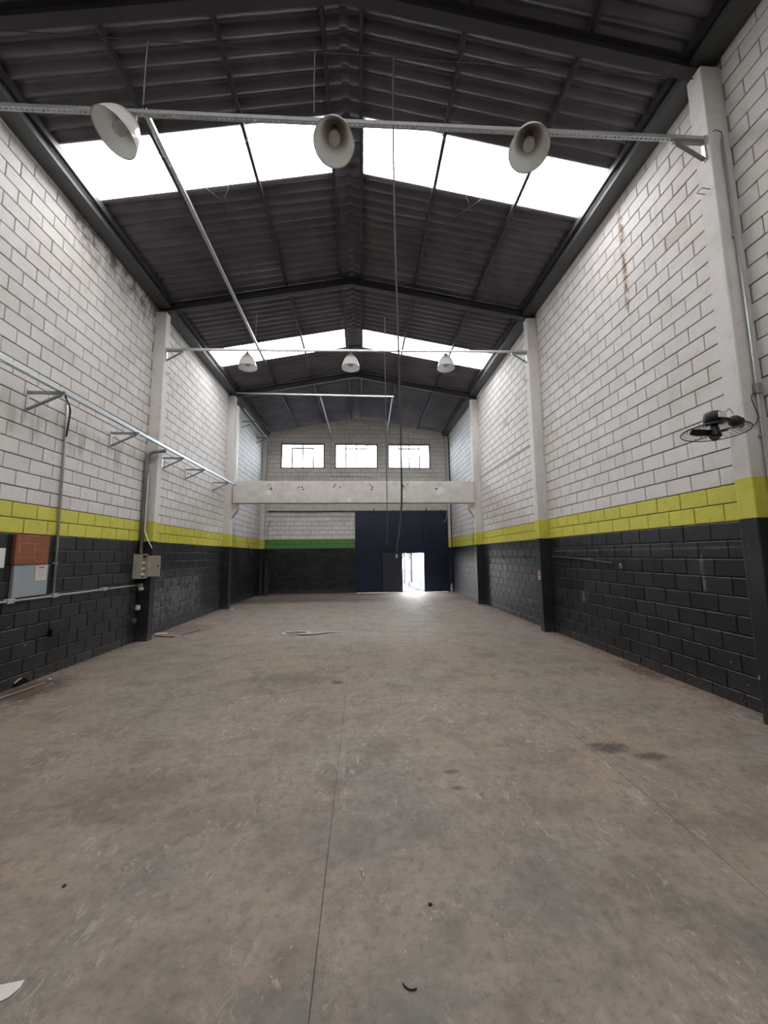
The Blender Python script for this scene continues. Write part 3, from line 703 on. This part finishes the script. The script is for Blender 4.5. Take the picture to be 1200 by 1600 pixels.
def cord(pts, r, label, ends=True):
    o = empty('hanging_cord', pts[-1]); tag(o, label, 'cord', 'hanging cords')
    m = MB().tube(catmull(pts), r, 6).build('cord_line', M_cord, o, smooth=True); m.location = -Vector(pts[-1])
    if ends:
        e = Vector(pts[-1]); MB().tube([(0,0,0.02), (0.002,0,0.0), (0.0,0,-0.03)], [0.006, 0.009, 0.007], 8).build('plug', M_white, o)
    return o
cy0 = PY[0]
cord([(0.362, cy0, 6.95), (0.345, cy0, 5.9), (0.352, cy0, 4.6), (0.362, cy0, 3.9), (0.372, cy0, 3.2), (0.375, cy0, 2.5), (0.37, cy0, 2.05), (0.330, cy0, 1.72), (0.318, cy0, 1.62)], 0.0095, 'long dark cord hanging from the first tie rod with a white plug')
cord([(0.53, PY[1], 6.95), (0.535, PY[1], 5.2), (0.54, PY[1], 3.2), (0.545, PY[1], 2.2), (0.53, PY[1], 1.8)], 0.009, 'long thin cord hanging from the second tie rod', False)

# ------------------------------------------------------------------ bell lamps
def make_lamp():
    r = empty('bell_lamp', (0, 0, 0))
    pr = [(0.045, 0.0), (0.075, -0.012), (0.105, -0.04), (0.135, -0.085), (0.160, -0.14), (0.180, -0.20), (0.195, -0.262), (0.200, -0.285), (0.196, -0.287), (0.189, -0.262), (0.174, -0.20), (0.154, -0.14), (0.129, -0.088), (0.100, -0.046), (0.07, -0.018), (0.045, -0.006)]
    MB().lathe(pr, 40).build('bell', M_bell, r, smooth=True)
    MB().ring(0.1985, 0.004, -0.286, 48, 6).build('rim', M_galvd, r, smooth=True)
    MB().lathe([(0.0, 0.062), (0.030, 0.060), (0.038, 0.045), (0.050, 0.02), (0.052, -0.004), (0.040, -0.01), (0.0, -0.01)], 24).build('cap', M_brown, r, smooth=True)
    MB().tube([(0, 0, 0.055), (0, 0, 0.105)], 0.011, 10).build('stem', M_brown, r)
    MB().lathe([(0.0, -0.008), (0.032, -0.01), (0.034, -0.07), (0.026, -0.088), (0.0, -0.09)], 20).build('socket', M_brown, r, smooth=True)
    MB().lathe([(0.022, -0.085), (0.030, -0.105), (0.048, -0.135), (0.058, -0.165), (0.058, -0.20), (0.050, -0.228), (0.030, -0.246), (0.0, -0.252)], 24).build('bulb', M_bulb, r, smooth=True)
    return r
lamp0 = make_lamp(); first = True
for (x, y, dz, rx, ry, lab) in ((-2.25, PY[0]-0.09, -0.03, -14, 20, 'tilted bell lamp of the first row, on the breaker-box side'),
                           (-0.250, PY[0]-0.08, -0.03, -18, 2, 'middle bell lamp of the first row, under the ridge'),
                           (1.77, PY[0]-0.08, 0.01, -16, 10, 'bell lamp of the first row, on the fan side'),
                           (-2.47, PY[1], 0.0, 2, -2, 'bell lamp of the second row, on the breaker-box side'),
                           (-0.227, PY[1], 0.0, 0, 0, 'middle bell lamp of the second row, under the ridge'),
                           (1.905, PY[1], 0.0, 0, 1, 'bell lamp of the second row, on the fan side')):
    L = lamp0 if first else copy_tree(lamp0); first = False
    zt = 6.055 + (x-XL)*0.0168 if y > 5 else 6.01 + (x-XL)*0.0134
    L.location = (x, y, zt-0.11+dz); L.rotation_euler = (math.radians(rx), math.radians(ry), 0); tag(L, lab, 'lamp', 'bell lamps on the trays')

# ------------------------------------------------------------------ wall fan
fan = empty('wall_fan', (3.42, 3.30, 2.77), (math.radians(-3), math.radians(4), 0)); tag(fan, 'black wall fan with a bare wire guard on the fan-side pillar', 'fan')
gd = MB(); R = 0.262
for i, q in enumerate((0.06, 0.085, 0.11, 0.135, 0.16, 0.185, 0.21, 0.236)): gd.ring(q, 0.0019, 0.075*(1-(q/R)**2), 40, 4)
for i in range(30):
    a = i*PI2/30
    gd.tube([((R*t)*math.cos(a+0.25*(1-t)), (R*t)*math.sin(a+0.25*(1-t)), 0.075*(1-t*t)) for t in (0.2, 0.5, 0.75, 1.0)], 0.0017, 4, cap=False)
gd.build('wire_guard', M_wire, fan)
MB().ring(R, 0.005, 0, 56, 6).build('guard_rim', M_black, fan)
mt = MB().lathe([(0.0, 0.20), (0.05, 0.20), (0.075, 0.185), (0.082, 0.15), (0.080, 0.10), (0.06, 0.08), (0.0, 0.078)], 24).build('motor_housing', M_black, fan, smooth=True)
MB().box(-0.03, 0.04, -0.092, -0.078, 0.115, 0.17).build('rating_plate', M_white, mt)
for i in range(3):
    a = i*PI2/3 + 2.75; b = MB(); vs = []; nn = 8
    for k in range(nn+1):
        t = k/nn; rr = 0.03 + 0.19*t; wd = 0.03 + 0.045*math.sin(math.pi*min(1, t*0.85+0.1))
        for e in (-1, 1):
            th = a + e*wd/rr*0.5 + 0.25*t; vs.append((rr*math.cos(th), rr*math.sin(th), -0.005 + e*0.018))
    fs = [(2*k, 2*k+1, 2*k+3, 2*k+2) for k in range(nn)]
    n0 = len(vs); vs += [(x, y, z-0.004) for x, y, z in vs]; fs += [tuple(i_+n0 for i_ in reversed(f)) for f in fs]
    b.add(vs, fs); b.build('blade', M_black, fan, smooth=True)
MB().lathe([(0.0, 0.085), (0.024, 0.085), (0.036, 0.03), (0.040, -0.02), (0.052, -0.035), (0.050, -0.048), (0.03, -0.055), (0.0, -0.056)], 20).build('hub', M_black, fan, smooth=True)
ar = MB().tube([(0.07, 0.0, 0.155), (0.17, 0.03, 0.16), (0.27, 0.06, 0.165)], 0.018, 10).build('arm', M_black, fan)
MB().lathe([(0.0, 0.055), (0.03, 0.048), (0.05, 0.025), (0.055, 0.0), (0.05, -0.025), (0.03, -0.048), (0.0, -0.055)], 20, (0.29, 0.065, 0.165)).build('swivel_joint', M_black, fan, smooth=True)
MB().tube([(0.30, 0.065, 0.165), (0.352, 0.07, 0.165)], 0.045, 16).build('mount_plate', M_black, fan)
o = MB().tube(catmull([(3.70, 3.36, 2.98), (3.66, 3.36, 3.03), (3.60, 3.34, 2.99), (3.52, 3.31, 2.95)]), 0.004, 6).build('lead', M_rope, fan); o.matrix_parent_inverse = fan.matrix_basis.inverted()

# ------------------------------------------------------------------ conduits
def conduit(path, r, label, boxes=(), mat=None, clips=()):
    t = empty('conduit', path[0]); tag(t, label, 'conduit', 'electrical conduits')
    p0 = -Vector(path[0])
    o = MB().tube(path, r, 10).build('pipe', mat or M_galv, t, smooth=True); o.location = p0
    for (c_, sx, sy, sz, m) in boxes:
        b = MB().box(c_[0]-sx/2, c_[0]+sx/2, c_[1]-sy/2, c_[1]+sy/2, c_[2]-sz/2, c_[2]+sz/2, c=0.006).build('junction_box', m, t); b.location = p0
    for (c_, sx, sy, sz) in clips:
        b = MB().box(c_[0]-sx/2, c_[0]+sx/2, c_[1]-sy/2, c_[1]+sy/2, c_[2]-sz/2, c_[2]+sz/2).build('clip', mat or M_galv, t); b.location = p0
    return t
px1 = XR-0.09; fy = PY[0]-0.09
conduit([(px1-0.02, fy-0.022, 6.06), (px1, fy-0.022, 3.22), (px1, fy-0.022, 2.3), (px1+0.01, fy-0.022, 1.2)], 0.013, 'galvanised conduit running down the fan pillar', [((px1, fy-0.028, 3.22), 0.06, 0.05, 0.11, M_galvd)], clips=[((px1-0.012, fy-0.012, 4.9), 0.05, 0.02, 0.025), ((px1, fy-0.012, 2.75), 0.06, 0.02, 0.02)])
o = MB().tube(catmull([(px1-0.02, fy-0.025, 3.2), (px1-0.075, fy-0.025, 3.12), (px1-0.03, fy-0.025, 2.93), (px1-0.08, fy-0.02, 2.84)]), 0.004, 6).build('loose_wire', M_wire); tag(o, 'loose black wire looping from the fan pillar junction box', 'wire')
o = MB().tube([(XR-0.24, PY[0]-0.05, 6.15), (XR-0.16, fy-0.015, 6.165), (px1-0.02, fy-0.02, 6.13), (px1-0.02, fy-0.022, 6.06)], 0.004, 6).build('feed_wire', M_wire); tag(o, 'short dark wire from the lamp tray bracket to the fan pillar conduit', 'wire')
cx = XL+0.035
conduit([(cx, 5.60, 4.06), (cx, 5.62, 3.5), (cx, 5.66, 1.135)], 0.016, 'galvanised conduit dropping from the wall tray beside the orange panel', clips=[((cx-0.01, 5.65, 2.9), 0.03, 0.06, 0.02), ((cx-0.01, 5.655, 1.55), 0.03, 0.07, 0.03)])
o = MB().tube(catmull([(cx+0.36, 5.10, 3.80), (cx+0.20, 5.36, 3.82), (cx+0.06, 5.59, 3.80), (cx+0.045, 5.60, 3.6), (cx+0.03, 5.60, 3.4)]), 0.012, 8).build('loose_cable', M_black); tag(o, 'black cable hanging beside the conduit under the wall tray', 'cable')
zz = 1.095
conduit([(cx, 4.2, zz), (cx, 7.72, zz-0.01)], 0.017, 'pale horizontal conduit along the black breaker-box wall', [((cx+0.005, y, zz), 0.055, 0.10, 0.06, M_pvc) for y in (4.99, 5.67, 6.70)], M_pvc)
o = empty('socket_outlet', (cx+0.02, 7.735, 1.07)); tag(o, 'broken white socket with a blue plug hanging under the breaker box', 'socket')
MB().box(-0.04, 0.04, -0.04, 0.04, -0.035, 0.045, c=0.012).build('box', M_pvc, o)
MB().box(-0.02, 0.06, -0.045, 0.03, -0.09, -0.03, c=0.015).build('cover', M_white, o)
MB().tube([(0.01, -0.01, -0.09), (0.0, -0.005, -0.135)], 0.028, 10).build('plug', M_blue, o)
o = MB().box(cx-0.03, cx+0.05, 7.68, 7.742, 0.60, 0.70, c=0.022).build('wall_socket', M_white); tag(o, 'small white socket low on the black breaker-box wall', 'socket')
o = MB().box(cx-0.03, cx+0.02, 7.60, 7.70, 0.36, 0.46, c=0.02).build('socket_cover', flat('grimy_cover', (0.10, 0.10, 0.085), 0.6)); tag(o, 'grimy round-edged cover near the foot of the breaker-box pillar', 'socket')
o = MB(); o.box(cx-0.03, cx+0.025, 5.67, 5.79, 0.52, 0.63, c=0.01); o = o.build('socket_box', M_black); tag(o, 'small black socket box low on the black block wall', 'socket')
# conduit rising from breaker box over the pillar to the tray
conduit([(-4.345, 7.655, 1.70), (-4.345, 7.655, 3.55)] + [(-4.345+0.17*(1-math.cos(t*math.pi/16)), 7.655, 3.55+0.21*math.sin(t*math.pi/16)) for t in range(1, 9)] + [(-3.98, 7.66, 3.78)], 0.036, 'thick grey conduit rising from the breaker box to the wall tray', mat=M_galvd)
o = MB().tube([(-4.295, 7.655, 3.3), (-4.295, 7.65, 2.155), (-4.20, 7.60, 1.98), (-4.095, 7.58, 1.80)], 0.011, 8).build('pvc_tube', M_white); tag(o, 'white plastic tube with a bent loose end above the breaker box', 'tube')
# breaker box with open door
bb = empty('breaker_box', (XL+0.012, 7.52, 1.215)); tag(bb, 'open beige breaker box beside the pillar', 'breaker box')
b = MB(); bw, bd, bh = 0.10, 0.215, 0.47
MB().box(0.0, 0.02, 0, bd, 0, bh).build('back_plate', M_beige, bb)
cs = MB(); cs.box(0.02, 0.16, 0, 0.012, 0, bh); cs.box(0.02, 0.16, bd-0.012, bd, 0, bh); cs.box(0.02, 0.16, 0.012, bd-0.012, 0, 0.012); cs.box(0.02, 0.16, 0.012, bd-0.012, bh-0.012, bh)
cs.build('case', M_beige, bb)
for q in range(6): MB().box(0.10, 0.135, 0.05, bd-0.05, 0.06+q*0.055, 0.105+q*0.055).build('breaker', (M_white, M_copper)[q % 2], bb)
MB().box(0.02, 0.10, 0.03, bd-0.03, 0.03, bh-0.05).build('busbar_plate', M_copper, bb)
dr = MB().box(0.16, 0.40, bd-0.016, bd-0.002, 0.03, bh-0.03, c=0.003).build('door', M_beige, bb)
MB().box(0.352, 0.375, bd-0.024, bd-0.014, 0.22, 0.255).build('latch', M_black, dr)
MB().box(0.175, 0.20, bd-0.018, bd-0.015, 0.20, 0.31).build('data_label', M_paper, dr)
# meter panels
o = MB().box(XL+0.012, XL+0.055, 4.45, 4.86, 1.51, 1.75, c=0.006).build('white_panel', M_white); tag(o, 'pale flat panel on the black wall beside the orange panel', 'panel')
op = empty('orange_panel', (XL+0.014, 4.975, 1.545)); tag(op, 'rust-red wall panel with a chalk rectangle drawn on it', 'panel')
MB().box(0, 0.05, 0, 0.51, 0, 0.385, c=0.005).build('panel_body', M_orange, op)
b = MB()
for y0, y1, z0, z1 in ((0.05, 0.06, 0.14, 0.28), (0.05, 0.06, 0.30, 0.34), (0.07, 0.29, 0.27, 0.275), (0.28, 0.286, 0.09, 0.275), (0.06, 0.19, 0.085, 0.09), (0.23, 0.30, 0.085, 0.092), (0.29, 0.48, 0.185, 0.188)):
    b.box(0.0498, 0.0512, y0, y1, z0, z1)
b.build('chalk_lines', flat('chalk', (0.42, 0.27, 0.20), 0.9), op)
gp_ = empty('grey_panel', (XL+0.014, 4.995, 1.128)); tag(gp_, 'blue-grey metal cover with a paper notice, under the rust-red panel', 'panel')
MB().box(0, 0.04, 0, 0.52, 0, 0.412, c=0.005).build('panel_body', M_greyp, gp_)
nt = MB().box(0.040, 0.0425, 0.315, 0.49, 0.20, 0.395).build('paper_notice', M_paper, gp_)
b = MB(); b.box(0.0425, 0.0432, 0.36, 0.45, 0.362, 0.38)
b.build('red_heading', M_red, nt)
b = MB()
for q in range(6): b.box(0.0425, 0.0430, 0.335+0.01*(q % 2), 0.47-0.02*(q % 3), 0.335-q*0.02, 0.340-q*0.02)
b.build('notice_text', flat('grey_print', (0.40, 0.30, 0.28), 0.8), nt)
# fan-wall fittings
o = MB().tube([(XR-0.02, 12.1, 4.21), (XR-0.02, 8.0, 4.19)], 0.013, 8).build('wall_conduit', M_conc); tag(o, 'painted conduit along the white blocks between the fan-wall pillars', 'conduit')
o = empty('wall_rail', (XR-0.014, 10.2, 1.55)); tag(o, 'thin black rail on the black blocks between the fan-wall pillars', 'rail')
MB().box(-0.02, 0.0, -1.95, 2.0, -0.012, 0.012).build('rail_bar', M_rail, o)
for y in (-1.2, 0.2, 1.4): MB().box(-0.014, 0.002, y-0.02, y+0.02, -0.05, 0.03).build('clip', M_rail, o)
o = empty('hose_rail', (XR-0.05, 6.55, 1.50)); tag(o, 'drooping black tube on the black blocks beside the red-tag pillar', 'tube')
MB().tube(catmull([(0, 1.05, 0.055), (0, 0.5, 0.035), (-0.01, -0.2, 0.0), (-0.02, -0.85, -0.045)]), 0.014, 8).build('tube', flat('worn_black_tube', (0.05, 0.05, 0.055), 0.35), o, smooth=True)
rg = MB(); rg.ring(0.032, 0.011, 0, 18, 6); rg_ = rg.build('end_ring', M_galvd, o, smooth=True); rg_.location = (-0.01, -1.02, -0.085); rg_.rotation_euler = (0.3, 1.2, 0)
o = empty('red_tag', (XR-0.2345, PY[1]+0.005, 1.07)); tag(o, 'small red and white tag on the black part of a pillar', 'sign')
MB().box(-0.003, 0.0, -0.055, 0.055, 0, 0.19).build('tag_plate', M_paper, o)
MB().box(-0.0042, -0.003, -0.05, 0.05, 0.075, 0.185).build('red_field', M_red, o); MB().box(-0.0042, -0.003, -0.03, 0.03, 0.02, 0.055).build('red_mark', M_red, o)
b = MB(); b.tube([(-0.0044, -0.02, 0.10), (-0.0048, 0.0, 0.165)], 0.006, 6); b.tube([(-0.0044, 0.02, 0.10), (-0.0048, 0.0, 0.165)], 0.006, 6); b.build('white_mark', M_white, o)
o = empty('down_pipe', (XR-0.09, YB-0.25, 0)); tag(o, 'dark pipe with a pale foot in the corner beside the sliding gate', 'pipe')
MB().tube([(0, 0, 0.25), (0, 0, 1.25)], 0.035, 10).build('pipe', M_rail, o); MB().tube([(0.055, 0, 1.3), (0.055, 0, 6.9)], 0.020, 10).build('riser', M_rail, o)
MB().lathe([(0.045, 0.0), (0.05, 0.10), (0.045, 0.14), (0.05, 0.27), (0.04, 0.30), (0.036, 0.36)], 14).build('foot', M_pvc, o)
o = MB().tube(catmull([(3.80, YB-0.21, 3.55), (3.79, YB-0.22, 3.3), (3.72, YB-0.22, 3.12), (3.62, YB-0.22, 3.05)]), 0.014, 8).build('bent_tube', M_galvd); tag(o, 'bent grey tube hanging at the top corner of the gate', 'tube')
# end wall pipework below the windows
o = MB().tube([(-1.37, YB-0.025, 6.9), (-1.39, YB-0.025, 5.17), (0.44, YB-0.025, 5.13), (0.44, YB-0.025, 4.4)], 0.012, 8).build('wall_pipe', M_galvd); tag(o, 'thin pipe running down and across under the middle window', 'pipe')
o = MB().tube([(1.17, YB-0.025, 7.0), (1.17, YB-0.025, 4.4)], 0.008, 8).build('wall_pipe', M_conc); tag(o, 'painted thin pipe between the last two windows', 'pipe')
o = MB().tube([(XL+0.30, YB-0.02, 2.2), (XL+0.30, YB-0.02, 2.9), (XL+0.42, YB-0.02, 3.2)], 0.008, 6).build('wall_cable', M_wire); tag(o, 'dark cable on the white blocks near the corner column', 'cable')
o = MB().tube(catmull([(XL+0.02, 14.6, 2.35), (XL+0.02, 14.9, 1.9), (XL+0.03, 15.3, 1.5), (XL+0.02, 15.4, 1.1)]), 0.007, 6).build('wall_cable', M_wire); tag(o, 'dark cable sagging over the black wall behind the corbelled pillar', 'cable')
# tall timber stack in the far corner
for i, (x0, x1, h, m) in enumerate(((-4.30, -4.20, 1.62, M_wood), (-4.06, -3.96, 1.45, M_wood), (-3.92, -3.88, 1.05, M_wood))):
    o = MB().obox((x1, YB-0.62-0.08*i, 0.005), (x0+0.02, YB-0.28, h), 0.10 if i < 2 else 0.05, 0.03, (0, 1, 0)).build('leaning_board', m)
    tag(o, ('tallest dark board leaning in the far corner', 'shorter dark board leaning in the far corner', 'thin short batten leaning in the far corner')[i], 'board', 'boards in the far corner')
o = MB().tube([(XL+0.018, PY[2]+0.11, 4.06), (XL+0.018, PY[2]+0.11, 6.7)], 0.008, 6)
o = MB().box(XL+0.238, XL+0.33, PY[2]-0.02, PY[2]+0.075, 4.06, 6.62, c=0.006).build('wall_duct', M_white); tag(o, 'white vertical duct on the corbelled pillar of the breaker-box wall', 'duct')

# ------------------------------------------------------------------ things on the floor
def ribbon(pts, w, t, label, name, mat, cat):
    P = catmull(pts, 8); b = MB(); vs = []; fs = []
    for i, p in enumerate(P):
        d = (P[min(i+1, len(P)-1)]-P[max(i-1, 0)]); d.z = 0; d.normalize(); sd = Vector((-d.y, d.x, 0))
        for a in (-1, 1):
            for z in (0, t): vs.append(p + sd*a*w/2 + Vector((0, 0, z)))
    for i in range(len(P)-1):
        a = i*4; fs += [(a, a+4, a+6, a+2), (a+1, a+3, a+7, a+5), (a, a+1, a+5, a+4), (a+2, a+6, a+7, a+3)]
    fs += [(0, 2, 3, 1), (len(vs)-4, len(vs)-3, len(vs)-1, len(vs)-2)]
    b.add(vs, fs); o = b.build(name, mat); tag(o, label, cat); return o
ribbon([(-1.55, 8.05, 0.004), (-1.66, 8.16, 0.006), (-1.52, 8.33, 0.01), (-1.22, 8.30, 0.012), (-1.10, 8.17, 0.01), (-1.28, 8.02, 0.016), (-1.0, 8.02, 0.02), (-0.8, 8.14, 0.012), (-0.6, 8.22, 0.006), (-0.42, 8.22, 0.004)], 0.075, 0.006, 'grey-blue strap lying in a loop on the concrete floor', 'floor_strap', M_strap, 'strap')
b = MB(); pp = [(-1.42, 1.70), (-1.373, 1.706), (-1.303, 1.716), (-1.297, 1.69), (-1.312, 1.66), (-1.345, 1.640), (-1.42, 1.62)]
b.prism(pp, 2, 0.001, 0.004); o = b.build('paper_scrap', M_paper); tag(o, 'torn white paper scrap on the floor at the picture corner', 'paper')
bo = empty('bolt', (0.0, 2.10, 0.0055)); tag(bo, 'small shiny bolt lying on the floor near the crack', 'bolt')
MB().tube([(-0.004, 0.02, 0), (0.004, -0.02, 0)], 0.003, 8).build('shank', M_galv, bo); MB().tube([(-0.004, 0.02, 0), (-0.005, 0.026, 0)], 0.0055, 6).build('head', M_galv, bo)
def stone(name, loc, s, mat, label, cat, group=None):
    b = MB(); vs = []; n = 7
    prof = ((0.0, 0.55), (0.35, 1.0), (0.8, 0.7))
    for h, r in prof:
        for t in range(n): vs.append((s*r*rnd.uniform(0.75, 1.15)*math.cos(t*PI2/n), s*r*rnd.uniform(0.75, 1.15)*math.sin(t*PI2/n), s*h*0.7))
    vs.append((0, 0, s*0.62)); fs = [tuple(range(n-1, -1, -1))]
    for k in range(2):
        for t in range(n): fs.append((k*n+t, k*n+(t+1) % n, (k+1)*n+(t+1) % n, (k+1)*n+t))
    fs += [(2*n+t, 2*n+(t+1) % n, 3*n) for t in range(n)]
    b.add(vs, fs); o = b.build(name, mat, loc=loc); o.rotation_euler = (0, 0, rnd.uniform(0, 6)); tag(o, label, cat, group); return o
M_dark = flat('dark_stone', (0.02, 0.02, 0.02), 0.8)
stone('pebble', (0.312, 1.915, 0.0), 0.010, M_dark, 'black pebble on the floor before the bolt', 'pebble')
stone('pebble', (-1.48, 2.143, 0.0), 0.011, M_dark, 'black pebble on the floor on the paper-scrap side', 'pebble')
o = MB().tube(catmull([(0.150, 1.605, 0.003), (0.160, 1.590, 0.004), (0.178, 1.580, 0.004), (0.200, 1.583, 0.003)]), 0.0028, 6).build('rubber_strip', M_black); tag(o, 'short curved black rubber strip on the floor', 'strip')
for a, b_, r, m, lab in (((-4.25, 8.17, 0.008), (-3.81, 8.06, 0.008), 0.008, M_wood, 'dark thin stick on the floor past the breaker-box pillar'),
                         ((-3.75, 8.25, 0.006), (-3.60, 8.75, 0.006), 0.006, M_wood, 'slender dark twig on the floor past the breaker-box pillar'),
                         ((-4.20, 4.80, 0.012), (-4.12, 5.33, 0.012), 0.012, M_wood2, 'pale splintered stick in the damp patch by the black wall')):
    o = MB().tube([a, (Vector(a)+Vector(b_))/2+Vector((0.01, 0, 0)), b_], r, 6).build('stick', m); tag(o, lab, 'stick', 'sticks on the floor')
o = MB().box(-4.40, -4.16, 8.40, 8.52, 0.001, 0.012).build('plaster_flake', M_paper); o.rotation_euler = (0, 0, 0.0); tag(o, 'flat pale plaster flake at the foot of the breaker-box pillar', 'flake')
# drain hole low in the breaker-box wall
dh = empty('drain_hole', (XL+0.011, 5.30, 0.0)); tag(dh, 'broken drain hole at the foot of the black block wall', 'hole')
MB().prism([(0.12*math.cos(t*math.pi/10), 0.002+0.075*math.sin(t*math.pi/10)) for t in range(11)], 0, 0.0, 0.004).build('opening', flat('hole_black', (0.002, 0.002, 0.002), 1.0), dh)
MB().tube([(0.012, 0.125*math.cos(t), 0.005+0.085*math.sin(t)) for t in (1.7, 2.0, 2.3, 2.55)], 0.010, 6).build('broken_edge', M_chip, dh)
stone('rubble_chip', (-4.20, 5.50, 0.0), 0.022, M_white, 'white lump of rubble beside the drain hole', 'rubble')
spots = []
for i in range(16): spots.append((XR-rnd.uniform(0.05, 0.35), rnd.uniform(3.9, 7.4), 'pale rubble chip along the foot of the fan wall', 'rubble along the fan wall'))
for i in range(14): spots.append((XL+rnd.uniform(0.06, 0.4), rnd.choice((rnd.uniform(5.3, 7.2), rnd.uniform(8.2, 11.8))), 'pale rubble chip along the foot of the breaker-box wall', 'rubble along the breaker-box wall'))
for i in range(22): spots.append((rnd.uniform(-3.2, 2.8), rnd.uniform(2.2, 11.0), 'tiny pale crumb out on the open floor', 'crumbs on the open floor'))
for x, y, lab, g in spots: stone('rubble_chip', (x, y, 0.0), rnd.uniform(0.008, 0.02) if 'tiny' not in lab else rnd.uniform(0.005, 0.011), M_chip, lab, 'rubble', g)
stone('rubble_chip', (-4.0, 12.0, 0.0), 0.05, M_white, 'white lump of rubble in front of the corbelled pillar', 'rubble')
